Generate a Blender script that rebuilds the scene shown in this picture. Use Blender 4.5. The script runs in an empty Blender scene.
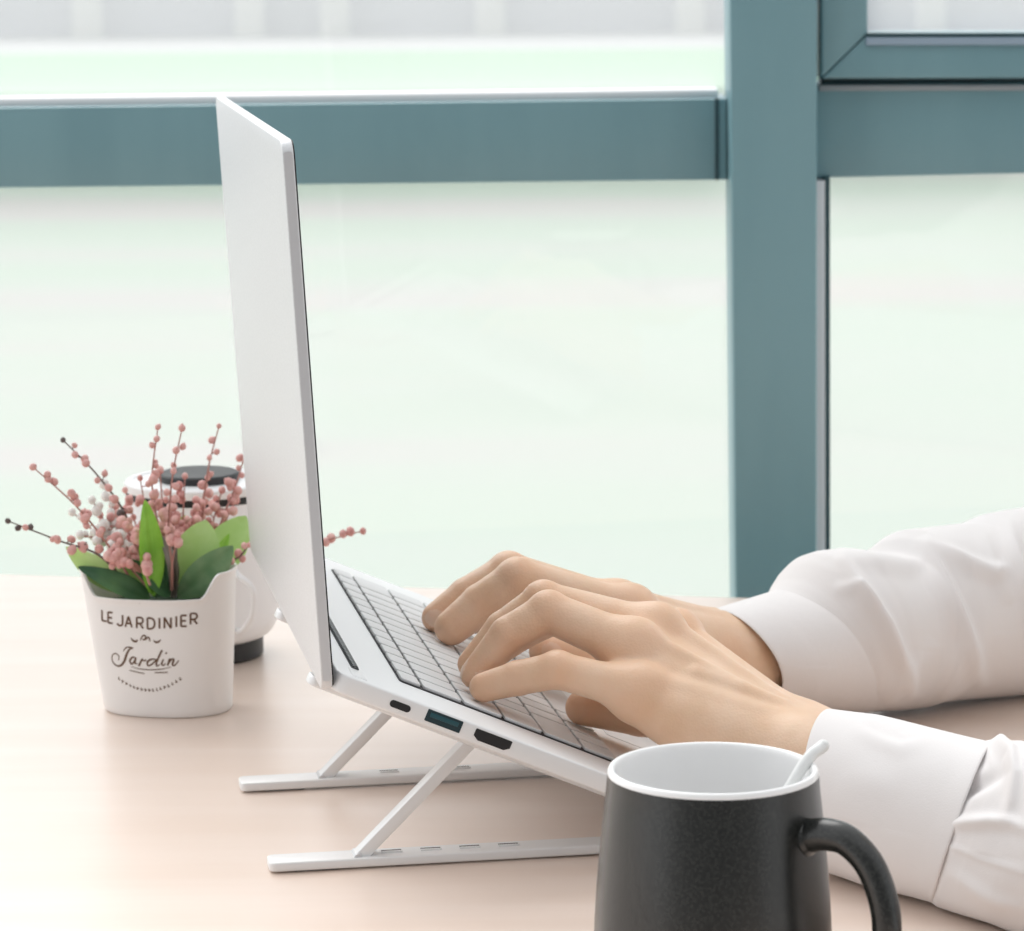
import bpy, bmesh, math, random
import numpy as np
from mathutils import Vector, Matrix

random.seed(7)
scene = bpy.context.scene
COL = scene.collection
PI = math.pi

# ------------------------------------------------------------------ camera
F, PITCH, ROLL, HC = 3391.8, 0.16633, 0.00798, 0.40233   # focal in px of a 1024 wide frame, desk top at z = 0
_c, _s = math.cos(PITCH), math.sin(PITCH)
FWD = Vector((0, _c, -_s)); UPV = Vector((0, _s, _c)); RGT = Vector((1, 0, 0))
CAM = Vector((0, 0, HC))

def ray(px, py):
    X = (px - 512) / F; Y = (465.5 - py) / F
    cr, sr = math.cos(ROLL), math.sin(ROLL)
    return FWD + RGT * (X * cr + Y * sr) + UPV * (-X * sr + Y * cr)

def at(px, py, Y):
    d = ray(px, py)
    return CAM + d * (Y / d.y)

def onz(px, py, z):
    d = ray(px, py)
    return CAM + d * ((z - HC) / d.z)

def to_px(P):
    d = P - CAM; x, y, z = d.dot(RGT), d.dot(UPV), d.dot(FWD); cr, sr = math.cos(ROLL), math.sin(ROLL)
    return 512 + F * (x * cr - y * sr) / z, 465.5 - F * (x * sr + y * cr) / z

cam_d = bpy.data.cameras.new('camera')
cam = bpy.data.objects.new('camera', cam_d); COL.objects.link(cam)
cam_d.sensor_width = 36; cam_d.lens = F * 36 / 1024
cr, sr = math.cos(ROLL), math.sin(ROLL)
ux = RGT * cr - UPV * sr; uy = RGT * sr + UPV * cr
m3 = Matrix((ux, uy, -FWD)).transposed()
cam.matrix_world = Matrix.Translation(CAM) @ m3.to_4x4()
cam_d.clip_start = 0.05; cam_d.clip_end = 400
cam_d.dof.use_dof = True; cam_d.dof.focus_distance = 1.40; cam_d.dof.aperture_fstop = 24
scene.camera = cam

# ------------------------------------------------------------------ materials
def mat(name, col, rough=0.5, metal=0.0, spec=0.5, coat=0.0, coat_rough=0.1, sss=0.0, sss_r=(1, .35, .2), sss_s=.004, sheen=0.0):
    m = bpy.data.materials.new(name); m.use_nodes = True
    b = m.node_tree.nodes['Principled BSDF']
    b.inputs['Base Color'].default_value = (*col, 1)
    b.inputs['Roughness'].default_value = rough
    b.inputs['Metallic'].default_value = metal
    b.inputs['Specular IOR Level'].default_value = spec
    b.inputs['Coat Weight'].default_value = coat
    b.inputs['Coat Roughness'].default_value = coat_rough
    b.inputs['Subsurface Weight'].default_value = sss
    b.inputs['Subsurface Radius'].default_value = sss_r
    b.inputs['Subsurface Scale'].default_value = sss_s
    b.inputs['Sheen Weight'].default_value = sheen
    return m

def nodes(m):
    nt = m.node_tree
    return nt, nt.nodes, nt.links, nt.nodes['Principled BSDF']

def noise_color(m, c1, c2, scale=(1, 1, 1), nscale=5, detail=3, lo=.35, hi=.65, bump=0, bscale=200, bdist=.0005):
    nt, N, Lk, b = nodes(m)
    tc = N.new('ShaderNodeTexCoord'); mp = N.new('ShaderNodeMapping'); mp.inputs['Scale'].default_value = scale
    nz = N.new('ShaderNodeTexNoise'); nz.inputs['Scale'].default_value = nscale; nz.inputs['Detail'].default_value = detail
    rp = N.new('ShaderNodeValToRGB'); e = rp.color_ramp.elements
    e[0].position = lo; e[0].color = (*c1, 1); e[1].position = hi; e[1].color = (*c2, 1)
    Lk.new(tc.outputs['Object'], mp.inputs['Vector']); Lk.new(mp.outputs['Vector'], nz.inputs['Vector'])
    Lk.new(nz.outputs['Fac'], rp.inputs['Fac']); Lk.new(rp.outputs['Color'], b.inputs['Base Color'])
    if bump:
        n2 = N.new('ShaderNodeTexNoise'); n2.inputs['Scale'].default_value = bscale; n2.inputs['Detail'].default_value = 4
        bp = N.new('ShaderNodeBump'); bp.inputs['Strength'].default_value = bump; bp.inputs['Distance'].default_value = bdist
        Lk.new(tc.outputs['Object'], n2.inputs['Vector']); Lk.new(n2.outputs['Fac'], bp.inputs['Height'])
        Lk.new(bp.outputs['Normal'], b.inputs['Normal'])
    return rp

M = {}
M['alu'] = mat('silver aluminium', (.80, .81, .82), .42, .25)
noise_color(M['alu'], (.70, .715, .73), (.75, .765, .78), (1, 1, 1), 900, 2, bump=.03, bscale=2500, bdist=.0001)
M['alu_edge'] = mat('brushed aluminium edge', (.66, .67, .69), .38, .35)
M['deck'] = mat('pale silver deck', (.86, .865, .87), .45, .15)
M['key'] = mat('pale grey keycap', (.72, .725, .73), .5)
M['well'] = mat('painted key gap shade', (.015, .015, .018), .6)
M['dark'] = mat('black plastic', (.012, .013, .015), .45)
M['hinge'] = mat('dark ribbed hinge', (.09, .095, .10), .4, .4)
M['glass_black'] = mat('black display glass', (.006, .007, .009), .12, 0, .5)
M['teal_port'] = mat('teal port tongue', (.012, .075, .095), .45)
M['teal_dark'] = mat('dark teal port', (.008, .032, .042), .45)
M['stand'] = mat('white silver stand', (.84, .845, .85), .4, .15)
M['slot'] = mat('slot shadow grey', (.12, .12, .12), .6)
M['rubber'] = mat('grey rubber', (.30, .30, .30), .7)
M['pot'] = mat('white enamelled tin', (.86, .845, .835), .38)
noise_color(M['pot'], (.84, .835, .83), (.88, .87, .865), (1, 1, 1), 14, 3)
M['ink'] = mat('brown lettering', (.13, .07, .038), .6)
M['ink_grey'] = mat('faded grey lettering', (.32, .29, .28), .6)
M['soil'] = mat('dark green moss', (.03, .07, .035), .9)
M['white_plastic'] = mat('white glossy plastic', (.84, .84, .85), .28)
M['clear_base'] = mat('frosted white base', (.80, .81, .83), .3)
M['ceramic'] = mat('white glazed ceramic', (.93, .93, .93), .22)
M['mug'] = mat('matte charcoal glaze', (.016, .018, .017), .27, 0, .7)
noise_color(M['mug'], (.004, .005, .0045), (.020, .022, .020), (1, 1, 1), 900, 2, .4, .6, bump=.10, bscale=1600, bdist=.0002)
M['spoon'] = mat('white ceramic spoon', (.84, .85, .84), .3)
M['frame'] = mat('teal painted aluminium', (.185, .34, .385), .33, 0, .5)
noise_color(M['frame'], (.175, .325, .37), (.20, .36, .405), (3, 3, .6), 6, 3)
M['frame_dark'] = mat('dark rubber gasket', (.025, .07, .085), .6)
M['strip'] = mat('grey drip strip', (.34, .38, .41), .4)
M['strip_reflection'] = mat('painted reflection strip', (.30, .40, .50), .3)
M['bead'] = mat('pale grey glazing bead', (.70, .74, .78), .4)
M['bead_daylit'] = mat('bead with painted daylight', (.92, .92, .93), .4)
M['wall'] = mat('off white plaster', (.82, .81, .79), .8)
M['floor'] = mat('pale oak floor', (.55, .45, .37), .5)
noise_color(M['floor'], (.50, .40, .32), (.60, .50, .41), (1, 8, 1), 2.5, 4)
M['shirt'] = mat('white cotton', (.83, .805, .80), .85, 0, .25, sss=.0, sheen=.15)
def weave(m):
    nt, N, Lk, b = nodes(m)
    tc = N.new('ShaderNodeTexCoord')
    n2 = N.new('ShaderNodeTexNoise'); n2.inputs['Scale'].default_value = 1500; n2.inputs['Detail'].default_value = 2
    n3 = N.new('ShaderNodeTexNoise'); n3.inputs['Scale'].default_value = 45; n3.inputs['Detail'].default_value = 3
    ad = N.new('ShaderNodeMath'); ad.operation = 'MULTIPLY_ADD'; ad.inputs[1].default_value = 5.0
    bp = N.new('ShaderNodeBump'); bp.inputs['Strength'].default_value = .18; bp.inputs['Distance'].default_value = .0004
    Lk.new(tc.outputs['Object'], n2.inputs['Vector']); Lk.new(tc.outputs['Object'], n3.inputs['Vector'])
    Lk.new(n3.outputs['Fac'], ad.inputs[0]); Lk.new(n2.outputs['Fac'], ad.inputs[2])
    Lk.new(ad.outputs[0], bp.inputs['Height']); Lk.new(bp.outputs['Normal'], b.inputs['Normal'])
weave(M['shirt'])
M['thread'] = mat('seam thread', (.60, .58, .58), .9)
M['hair'] = mat('black hair', (.015, .012, .010), .5)
M['trouser'] = mat('dark trousers', (.05, .055, .07), .8)
M['nail'] = mat('finger nail', (.85, .60, .455), .28, sss=.1)

# skin: warm tone, rosier where the mesh attribute "flush" (knuckles, finger tips) says so
M['skin'] = mat('skin', (.78, .50, .36), .42, 0, .4, sss=.12, sss_r=(1, .4, .22), sss_s=.006)
def skin_nodes(m):
    nt, N, Lk, b = nodes(m)
    tc = N.new('ShaderNodeTexCoord')
    nz = N.new('ShaderNodeTexNoise'); nz.inputs['Scale'].default_value = 55; nz.inputs['Detail'].default_value = 4
    rp = N.new('ShaderNodeValToRGB'); e = rp.color_ramp.elements
    e[0].position = .3; e[0].color = (.79, .54, .365, 1); e[1].position = .7; e[1].color = (.86, .63, .465, 1)
    at_ = N.new('ShaderNodeAttribute'); at_.attribute_name = 'flush'
    mx = N.new('ShaderNodeMix'); mx.data_type = 'RGBA'
    mx.inputs[7].default_value = (.80, .46, .285, 1)
    Lk.new(tc.outputs['Object'], nz.inputs['Vector']); Lk.new(nz.outputs['Fac'], rp.inputs['Fac'])
    Lk.new(rp.outputs['Color'], mx.inputs[6]); Lk.new(at_.outputs['Fac'], mx.inputs[0])
    Lk.new(mx.outputs[2], b.inputs['Base Color'])
    v = N.new('ShaderNodeTexVoronoi'); v.inputs['Scale'].default_value = 900
    n2 = N.new('ShaderNodeTexNoise'); n2.inputs['Scale'].default_value = 260; n2.inputs['Detail'].default_value = 3
    ad = N.new('ShaderNodeMath'); ad.operation = 'MULTIPLY_ADD'; ad.inputs[1].default_value = 2.0
    bp = N.new('ShaderNodeBump'); bp.inputs['Strength'].default_value = .22; bp.inputs['Distance'].default_value = .0004
    Lk.new(tc.outputs['Object'], v.inputs['Vector']); Lk.new(tc.outputs['Object'], n2.inputs['Vector'])
    Lk.new(n2.outputs['Fac'], ad.inputs[0]); Lk.new(v.outputs['Distance'], ad.inputs[2])
    Lk.new(ad.outputs[0], bp.inputs['Height']); Lk.new(bp.outputs['Normal'], b.inputs['Normal'])
skin_nodes(M['skin'])

# desk: peach wood laminate with a satin coat
M['desk'] = mat('peach wood laminate', (.78, .56, .43), .42, 0, .5, coat=.8, coat_rough=.32)
noise_color(M['desk'], (.80, .64, .54), (.85, .705, .615), (1.2, 14, 1), 3.0, 5, .3, .7)
M['desk_edge'] = mat('desk edge band', (.72, .52, .40), .5)

def leaf_mat(name, c1, c2):
    m = mat(name, c1, .42, 0, .4, sss=.0)
    noise_color(m, c1, c2, (1, 1, 1), 60, 3)
    m.node_tree.nodes['Principled BSDF'].inputs['Transmission Weight'].default_value = 0
    return m
M['leaf_bright'] = leaf_mat('bright green leaf', (.20, .50, .04), (.33, .66, .09))
M['leaf_pale'] = leaf_mat('pale green leaf', (.42, .66, .20), (.52, .74, .30))
M['leaf_dark'] = leaf_mat('dark green leaf', (.035, .11, .05), (.09, .21, .08))
M['leaf_sage'] = leaf_mat('sage green leaf', (.13, .27, .12), (.28, .40, .22))
M['leaf_purple'] = leaf_mat('purplish green leaf', (.13, .12, .09), (.26, .22, .19))
M['berry'] = mat('dusty pink berry', (.66, .33, .31), .6)
noise_color(M['berry'], (.60, .27, .25), (.80, .50, .46), (1, 1, 1), 160, 2)
M['berry_white'] = mat('white berry', (.84, .83, .80), .6)
M['berry_dark'] = mat('dark bud', (.12, .09, .085), .6)
M['stem_pink'] = mat('pinkish brown stem', (.42, .20, .17), .6)
M['stem_dark'] = mat('dark brown stem', (.13, .085, .07), .6)

# outside
M['lawn'] = mat('pale lawn', (.55, .68, .54), .9, 0, .2)
def lawn_nodes(m):
    nt, N, Lk, b = nodes(m)
    tc = N.new('ShaderNodeTexCoord'); mp = N.new('ShaderNodeMapping'); mp.inputs['Scale'].default_value = (.10, .55, 1)
    nz = N.new('ShaderNodeTexNoise'); nz.inputs['Scale'].default_value = 1.0; nz.inputs['Detail'].default_value = 3
    rp = N.new('ShaderNodeValToRGB'); e = rp.color_ramp.elements
    e[0].position = .34; e[0].color = (.425, .405, .39, 1); e[1].position = .62; e[1].color = (.355, .445, .355, 1)
    k = rp.color_ramp.elements.new(.46); k.color = (.38, .44, .375, 1)
    Lk.new(tc.outputs['Object'], mp.inputs['Vector']); Lk.new(mp.outputs['Vector'], nz.inputs['Vector'])
    Lk.new(nz.outputs['Fac'], rp.inputs['Fac']); Lk.new(rp.outputs['Color'], b.inputs['Base Color'])
lawn_nodes(M['lawn'])
M['verge'] = mat('fresh green verge', (.34, .50, .35), .9, 0, .2)
M['paving'] = mat('pale paving', (.50, .50, .51), .8)
M['ext_wall'] = mat('lavender grey render', (.68, .68, .75), .8)
M['ext_white'] = mat('white painted masonry', (.86, .86, .86), .7)

# window glass: a thin pane; a white translucent mix imitates overexposed haze
g = bpy.data.materials.new('window glass with painted haze'); g.use_nodes = True
nt = g.node_tree; nt.nodes.clear()
out = nt.nodes.new('ShaderNodeOutputMaterial'); tr = nt.nodes.new('ShaderNodeBsdfTransparent')
df = nt.nodes.new('ShaderNodeBsdfTranslucent'); df.inputs['Color'].default_value = (.95, .96, .96, 1)
gl = nt.nodes.new('ShaderNodeBsdfGlossy'); gl.inputs['Roughness'].default_value = .03
m1 = nt.nodes.new('ShaderNodeMixShader'); m1.inputs[0].default_value = .22
m2 = nt.nodes.new('ShaderNodeMixShader'); m2.inputs[0].default_value = .03
nt.links.new(tr.outputs[0], m1.inputs[1]); nt.links.new(df.outputs[0], m1.inputs[2])
nt.links.new(m1.outputs[0], m2.inputs[1]); nt.links.new(gl.outputs[0], m2.inputs[2]); nt.links.new(m2.outputs[0], out.inputs[0])
M['glass'] = g

# ------------------------------------------------------------------ object helpers
ROOT = {}
def origin_of(o):
    while o is not None:
        if o.name in ROOT: return ROOT[o.name]
        o = o.parent
    return Vector((0, 0, 0))

def thing(name, label, cat, loc, group=None):
    o = bpy.data.objects.new(name, None); o.empty_display_size = .02
    COL.objects.link(o); o.location = loc
    ROOT[o.name] = Vector(loc)
    o['label'] = label; o['category'] = cat
    if group: o['group'] = group
    return o

def obj(name, bm, m, parent=None, smooth=True, label=None, kind=None, angle=35, origin=None):
    """bm is in world coordinates; links it as ONE mesh object"""
    org = origin_of(parent) if parent is not None else Vector(origin or (0, 0, 0))
    for v in bm.verts: v.co -= org
    bmesh.ops.recalc_face_normals(bm, faces=bm.faces)
    if smooth:
        for f in bm.faces: f.smooth = True
        a = math.radians(angle)
        for e in bm.edges:
            if len(e.link_faces) == 2 and e.calc_face_angle(0) > a: e.smooth = False
    me = bpy.data.meshes.new(name); bm.to_mesh(me); bm.free()
    ms = m if isinstance(m, (list, tuple)) else [m]
    for k in ms: me.materials.append(k)
    o = bpy.data.objects.new(name, me); COL.objects.link(o)
    if parent is not None: o.parent = parent
    else:
        o.location = org; ROOT[o.name] = org
    if label: o['label'] = label
    if kind: o['kind'] = kind
    return o

def struct(name, bm, m, parent=None, **k):
    o = obj(name, bm, m, parent, **k)
    if parent is None: o['kind'] = 'structure'
    return o

def NB(): return bmesh.new()

def prism(bm, pts, ext, bevel=0, seg=2, rim_only=True):
    """polygon pts extruded by vector ext"""
    ext = Vector(ext)
    if isinstance(pts, RRect) and bevel:
        O, ax, ay, sx, sy, r, n = pts.par; H = ext.length; e = ext.normalized(); rings = []
        bv = min(bevel, H * .45)
        prof = [(bv * (1 - math.sin(t)), bv * (1 - math.cos(t))) for t in (0, PI / 6, PI / 3, PI / 2)]
        prof = prof + [(i, H - h) for i, h in prof[::-1]]
        for i, h in prof:
            q = rrect(Vector(O) + Vector(ax) * i + Vector(ay) * i, ax, ay, sx - 2 * i, sy - 2 * i, max(r - i, r * .15), n)
            rings.append([bm.verts.new(p + e * h) for p in q])
        m = len(rings[0])
        for a, b in zip(rings, rings[1:]):
            for k in range(m): bm.faces.new((a[k], b[k], b[(k + 1) % m], a[(k + 1) % m]))
        bm.faces.new(rings[0]); bm.faces.new(rings[-1][::-1])
        return
    pts = [Vector(p) for p in pts]
    a = [bm.verts.new(p) for p in pts]; b = [bm.verts.new(p + ext) for p in pts]
    fs = [bm.faces.new(a), bm.faces.new(b[::-1])]
    n = len(pts)
    side = []
    for i in range(n):
        side.append(bm.faces.new((a[i], b[i], b[(i + 1) % n], a[(i + 1) % n])))
    if bevel:
        if rim_only:
            es = set(fs[0].edges) | set(fs[1].edges)
        else:
            es = set(e for f in fs + side for e in f.edges)
        bmesh.ops.bevel(bm, geom=list(es), offset=bevel, segments=seg, affect='EDGES', profile=.5, clamp_overlap=True)

def box(bm, O, ax, ay, az, bevel=0, seg=2):
    O, ax, ay, az = map(Vector, (O, ax, ay, az))
    prism(bm, [O, O + ax, O + ax + ay, O + ay], az, bevel, seg, rim_only=False)

class RRect(list): pass
def rrect(O, ax, ay, sx, sy, r, n=6):
    """rounded rectangle outline; ax, ay unit vectors"""
    P = RRect(); P.par = (O, ax, ay, sx, sy, r, n)
    for cx, cy, a0 in ((sx - r, sy - r, 0), (r, sy - r, 90), (r, r, 180), (sx - r, r, 270)):
        for i in range(n + 1):
            a = math.radians(a0 + 90 * i / n)
            P.append(Vector(O) + Vector(ax) * (cx + r * math.cos(a)) + Vector(ay) * (cy + r * math.sin(a)))
    return P

def lathe(bm, c, prof, n=64, close=False):
    """prof: (r, z) list; rings around the vertical axis through c"""
    rings = []
    for r, z in prof:
        if r < 1e-6: rings.append([bm.verts.new((c[0], c[1], c[2] + z))])
        else: rings.append([bm.verts.new((c[0] + r * math.cos(2 * PI * i / n), c[1] + r * math.sin(2 * PI * i / n), c[2] + z)) for i in range(n)])
    for a, b in zip(rings, rings[1:]):
        for i in range(n):
            j = (i + 1) % n
            if len(a) == 1 and len(b) == 1: continue
            if len(a) == 1: bm.faces.new((a[0], b[i], b[j]))
            elif len(b) == 1: bm.faces.new((a[i], b[0], a[j]))
            else: bm.faces.new((a[i], b[i], b[j], a[j]))

def catmull(P, n=8):
    P = [Vector(p) for p in P]
    if len(P) < 3: 
        return [P[0].lerp(P[-1], i / n) for i in range(n + 1)]
    Q = [P[0] * 2 - P[1]] + P + [P[-1] * 2 - P[-2]]
    out = []
    for i in range(1, len(Q) - 2):
        p0, p1, p2, p3 = Q[i - 1:i + 3]
        for k in range(n):
            t = k / n
            out.append(.5 * ((2 * p1) + (p2 - p0) * t + (2 * p0 - 5 * p1 + 4 * p2 - p3) * t * t + (3 * p1 - p0 - 3 * p2 + p3) * t ** 3))
    out.append(P[-1])
    return out

def tube(bm, path, rad, n=12, squash=None, cap=True):
    """rad: number or list; squash: (axis vector, factor)"""
    path = [Vector(p) for p in path]
    rs = rad if isinstance(rad, (list, tuple)) else [rad] * len(path)
    up = None; rings = []
    for i, p in enumerate(path):
        t = (path[min(i + 1, len(path) - 1)] - path[max(i - 1, 0)]).normalized()
        if up is None:
            up = Vector((0, 0, 1)) if abs(t.z) < .9 else Vector((1, 0, 0))
        s = t.cross(up).normalized(); up = s.cross(t).normalized()
        ring = []
        for k in range(n):
            a = 2 * PI * k / n
            o = (s * math.cos(a) + up * math.sin(a)) * rs[i]
            if squash:
                ax = Vector(squash[0]).normalized(); o = o - ax * o.dot(ax) * (1 - squash[1])
            ring.append(bm.verts.new(p + o))
        rings.append(ring)
    for a, b in zip(rings, rings[1:]):
        for k in range(n): bm.faces.new((a[k], b[k], b[(k + 1) % n], a[(k + 1) % n]))
    if cap:
        bm.faces.new(rings[0][::-1]); bm.faces.new(rings[-1])

def ball(bm, c, r, sub=2, sc=(1, 1, 1)):
    mt = Matrix.Translation(c) @ Matrix.Diagonal((*sc, 1))
    bmesh.ops.create_icosphere(bm, subdivisions=sub, radius=r, matrix=mt)

# ------------------------------------------------------------------ setting: room and outside
FLOOR = -.74
bm = NB(); box(bm, (-2.2, -.6, FLOOR - .05), (4.4, 0, 0), (0, 2.85, 0), (0, 0, .05)); struct('floor', bm, M['floor'])

YW = 2.10
def pxprism(bm, quad, Y, depth, bevel=.0015):
    prism(bm, [at(x, y, Y) for x, y in quad], (0, depth, 0), bevel, 2, rim_only=True)

# window: everything stands in the plane Y = YW
XL, XR = -1500, 2300     # how far the glazing runs to both sides, in the same pixel scale
wn_l = thing('window_1', '', '', (0, YW, 0)); del wn_l['label']; del wn_l['category']; wn_l['kind'] = 'structure'
wn_r = thing('window_2', '', '', (0, YW, 0)); del wn_r['label']; del wn_r['category']; wn_r['kind'] = 'structure'
def ln(x, x0, y0, x1, y1): return y0 + (x - x0) * (y1 - y0) / (x1 - x0)
# left window: cross bar, bead, panes
bt = lambda x: ln(x, 0, 107.5, 722, 98.5); bb = lambda x: ln(x, 0, 188, 725, 180)
bm = NB(); pxprism(bm, [(XL, bb(XL)), (727, bb(727)), (727, bt(727)), (XL, bt(XL))], YW, .055, .002); obj('crossbar', bm, M['frame'], wn_l)
bm = NB(); pxprism(bm, [(XL, bt(XL)), (718, bt(718)), (718, bt(718) - 9), (XL, bt(XL) - 9)], YW + .012, .03, .002); obj('glazing_bead', bm, M['bead_daylit'], wn_l)  # white colour stands in for daylight on the crossbar's top ledge
bm = NB(); pxprism(bm, [(715, bb(715)), (719, bb(719)), (719, bt(719)), (715, bt(715))], YW - .0012, .003, .0004); obj('joint_gasket', bm, M['frame_dark'], wn_l)
bm = NB(); pxprism(bm, [(XL, 1150), (735, 1150), (726, bb(726) - 2), (XL, bb(XL) - 2)], YW + .028, .004, 0); obj('glass_pane', bm, M['glass'], wn_l, smooth=False)
bm = NB(); pxprism(bm, [(XL, bt(XL) - 2), (726, bt(726) - 2), (722, -900), (XL, -900)], YW + .028, .004, 0); obj('glass_pane', bm, M['glass'], wn_l, smooth=False)
bm = NB(); pxprism(bm, [(XL, 1240), (760, 1240), (760, 1140), (XL, 1140)], YW, .055, .002); obj('bottom_rail', bm, M['frame'], wn_l)
bm = NB(); pxprism(bm, [(XL, -880), (735, -880), (735, -1000), (XL, -1000)], YW, .055, .002); obj('top_rail', bm, M['frame'], wn_l)
# mullion between the two windows
bm = NB(); pxprism(bm, [(741, 1240), (817, 1240), (818, -1000), (720, -1000)], YW - .030, .055, .003); struct('trim_1', bm, M['frame'])
# right window: cross bar, opening sash above it, panes
rt = lambda x: ln(x, 820, 85, 1024, 83); rb = lambda x: ln(x, 822, 178, 1024, 173.5)
bm = NB(); pxprism(bm, [(812, rb(812)), (XR, rb(XR)), (XR, rt(XR)), (812, rt(812))], YW, .055, .002); obj('crossbar', bm, M['frame'], wn_r)
bm = NB(); pxprism(bm, [(810, 1150), (826, 1150), (825, 181), (810, 181)], YW - .010, .04, .001); obj('glazing_bead', bm, M['bead'], wn_r)
bm = NB(); pxprism(bm, [(824, 1150), (830.5, 1150), (830, 177), (824, 177)], YW - .004, .03, .0004); obj('gasket', bm, M['frame_dark'], wn_r)
bm = NB(); pxprism(bm, [(826, 1150), (XR, 1150), (XR, rb(XR) - 2), (826, rb(826) - 2)], YW + .028, .004, 0); obj('glass_pane', bm, M['glass'], wn_r, smooth=False)
# sash
sash_o = [(821, 79), (XR, 77), (XR, -900), (821, -900)]
sash_i = [(868, 33.5), (XR - 60, 32), (XR - 60, -860), (868, -860)]
bm = NB()
prism(bm, [at(*p, YW - .012) for p in (sash_o[0], sash_o[1], sash_i[1], sash_i[0])], (0, .05, 0), .0025, 2, True)
prism(bm, [at(*p, YW - .012) for p in (sash_o[3], sash_o[0], sash_i[0], sash_i[3])], (0, .05, 0), .0025, 2, True)
prism(bm, [at(*p, YW - .012) for p in (sash_o[1], sash_o[2], sash_i[2], sash_i[1])], (0, .05, 0), .0025, 2, True)
prism(bm, [at(*p, YW - .012) for p in (sash_o[2], sash_o[3], sash_i[3], sash_i[2])], (0, .05, 0), .0025, 2, True)
sash = obj('sash', bm, M['frame'], wn_r)
bm = NB()
ib = [(868, 33.5), (XR - 60, 32), (XR - 60, 34.5), (866, 36)]
prism(bm, [at(*p, YW - .014) for p in ib], (0, .01, 0), .0006, 1, True)
obj('glazing_bead', bm, M['frame_dark'], sash)
bm = NB(); prism(bm, [at(*p, YW + .02) for p in [(862, 40), (XR - 50, 40), (XR - 50, -870), (862, -870)]], (0, .004, 0)); obj('glass_pane', bm, M['glass'], sash, smooth=False)
bm = NB(); pxprism(bm, [(819, 91), (XR, 89), (XR, 83), (819, 85)], YW - .0015, .01, .0008); obj('drip_strip', bm, M['strip'], wn_r)
bm = NB(); prism(bm, [at(*q_, YW - .0145) for q_ in [(866, 45.5), (XR - 60, 44), (XR - 60, 36), (866, 37.5)]], (0, .006, 0), .0008, 1, True); obj('reflection_strip', bm, M['strip_reflection'], sash)  # bright reflection on the sash, put in as a pale coloured strip
bm = NB(); pxprism(bm, [(822, 84.5), (XR, 83), (XR, 79), (822, 80.5)], YW + .004, .03, .0004); obj('gasket', bm, M['frame_dark'], wn_r)
bm = NB(); pxprism(bm, [(760, 1240), (XR, 1240), (XR, 1140), (760, 1140)], YW, .055, .002); obj('bottom_rail', bm, M['frame'], wn_r)
bm = NB(); pxprism(bm, [(800, -890), (XR, -890), (XR, -1000), (800, -1000)], YW, .055, .002); obj('top_rail', bm, M['frame'], wn_r)
# wall under and over the glazing
zb = at(512, 1236, YW).z
bm = NB(); box(bm, (-2.2, YW, FLOOR), (4.4, 0, 0), (0, .15, 0), (0, 0, zb - FLOOR)); struct('wall_back', bm, M['wall'])

# outside ground, verge, paving and a low wall with piers
GZ = -1.25
bm = NB(); box(bm, (-40, 2.4, GZ - .1), (80, 0, 0), (0, 36.2, 0), (0, 0, .1)); o = struct('lawn', bm, M['lawn'])
yv = onz(300, 97, GZ).y; yp = onz(300, 55, GZ).y
bm = NB(); box(bm, (-40, yv, GZ), (80, 0, 0), (0, yp - yv, 0), (0, 0, .04)); struct('grass_verge', bm, M['verge'])
bm = NB(); box(bm, (-60, yp, GZ - .05), (120, 0, 0), (0, 40, 0), (0, 0, .08)); struct('paved_path', bm, M['paving'])
yy = yp + 4.5
bm = NB(); box(bm, (-30, yy, GZ), (60, 0, 0), (0, .3, 0), (0, 0, 1.6)); struct('garden_wall', bm, M['ext_wall'])
piers = [(-150, 'far left'), (88, 'above the flowerpot'), (250, ''), (335, ''), (490, ''), (690, ''), (930, '')]
for i, (px, t) in enumerate(piers):
    c = at(px, 30, yy - .1)
    bm = NB(); box(bm, (c.x - .17, yy - .22, GZ), (.34, 0, 0), (0, .3, 0), (0, 0, 1.75), .02)
    box(bm, (c.x - .22, yy - .27, GZ + 1.75), (.44, 0, 0), (0, .40, 0), (0, 0, .1), .02)
    struct('trim_%d' % (i + 2), bm, M['ext_white'])

# ------------------------------------------------------------------ desk
ea = onz(40, 575, 0); eb = onz(420, 587, 0)
ex = (eb - ea).normalized(); ey = Vector((-ex.y, ex.x, 0))
desk = thing('desk', 'pale peach wood desk under the laptop, mug and flowerpot', 'desk', (0, 1.5, FLOOR))
O = ea - ex * .36 - ey * 1.02
bm = NB(); prism(bm, rrect(O + Vector((0, 0, -.028)), ex, ey, 1.12, 1.02, .02), (0, 0, .028), .002, 2); obj('tabletop', bm, M['desk'], desk)
for a, b in ((.05, .05), (1.02, .05), (.05, .92), (1.02, .92)):
    bm = NB(); box(bm, O + ex * a + ey * b + Vector((0, 0, FLOOR - O.z)), ex * .05, ey * .05, (0, 0, -FLOOR - .028), .003); obj('leg', bm, M['frame'], desk)
bm = NB(); box(bm, O + ex * .06 + ey * .065 + Vector((0, 0, -.088)), ex * 1.0, ey * .02, (0, 0, .06), .002)
obj('apron', bm, M['frame'], desk)
bm = NB(); box(bm, O + ex * .06 + ey * .935 + Vector((0, 0, -.088)), ex * 1.0, ey * .02, (0, 0, .06), .002); obj('apron', bm, M['frame'], desk)

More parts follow.
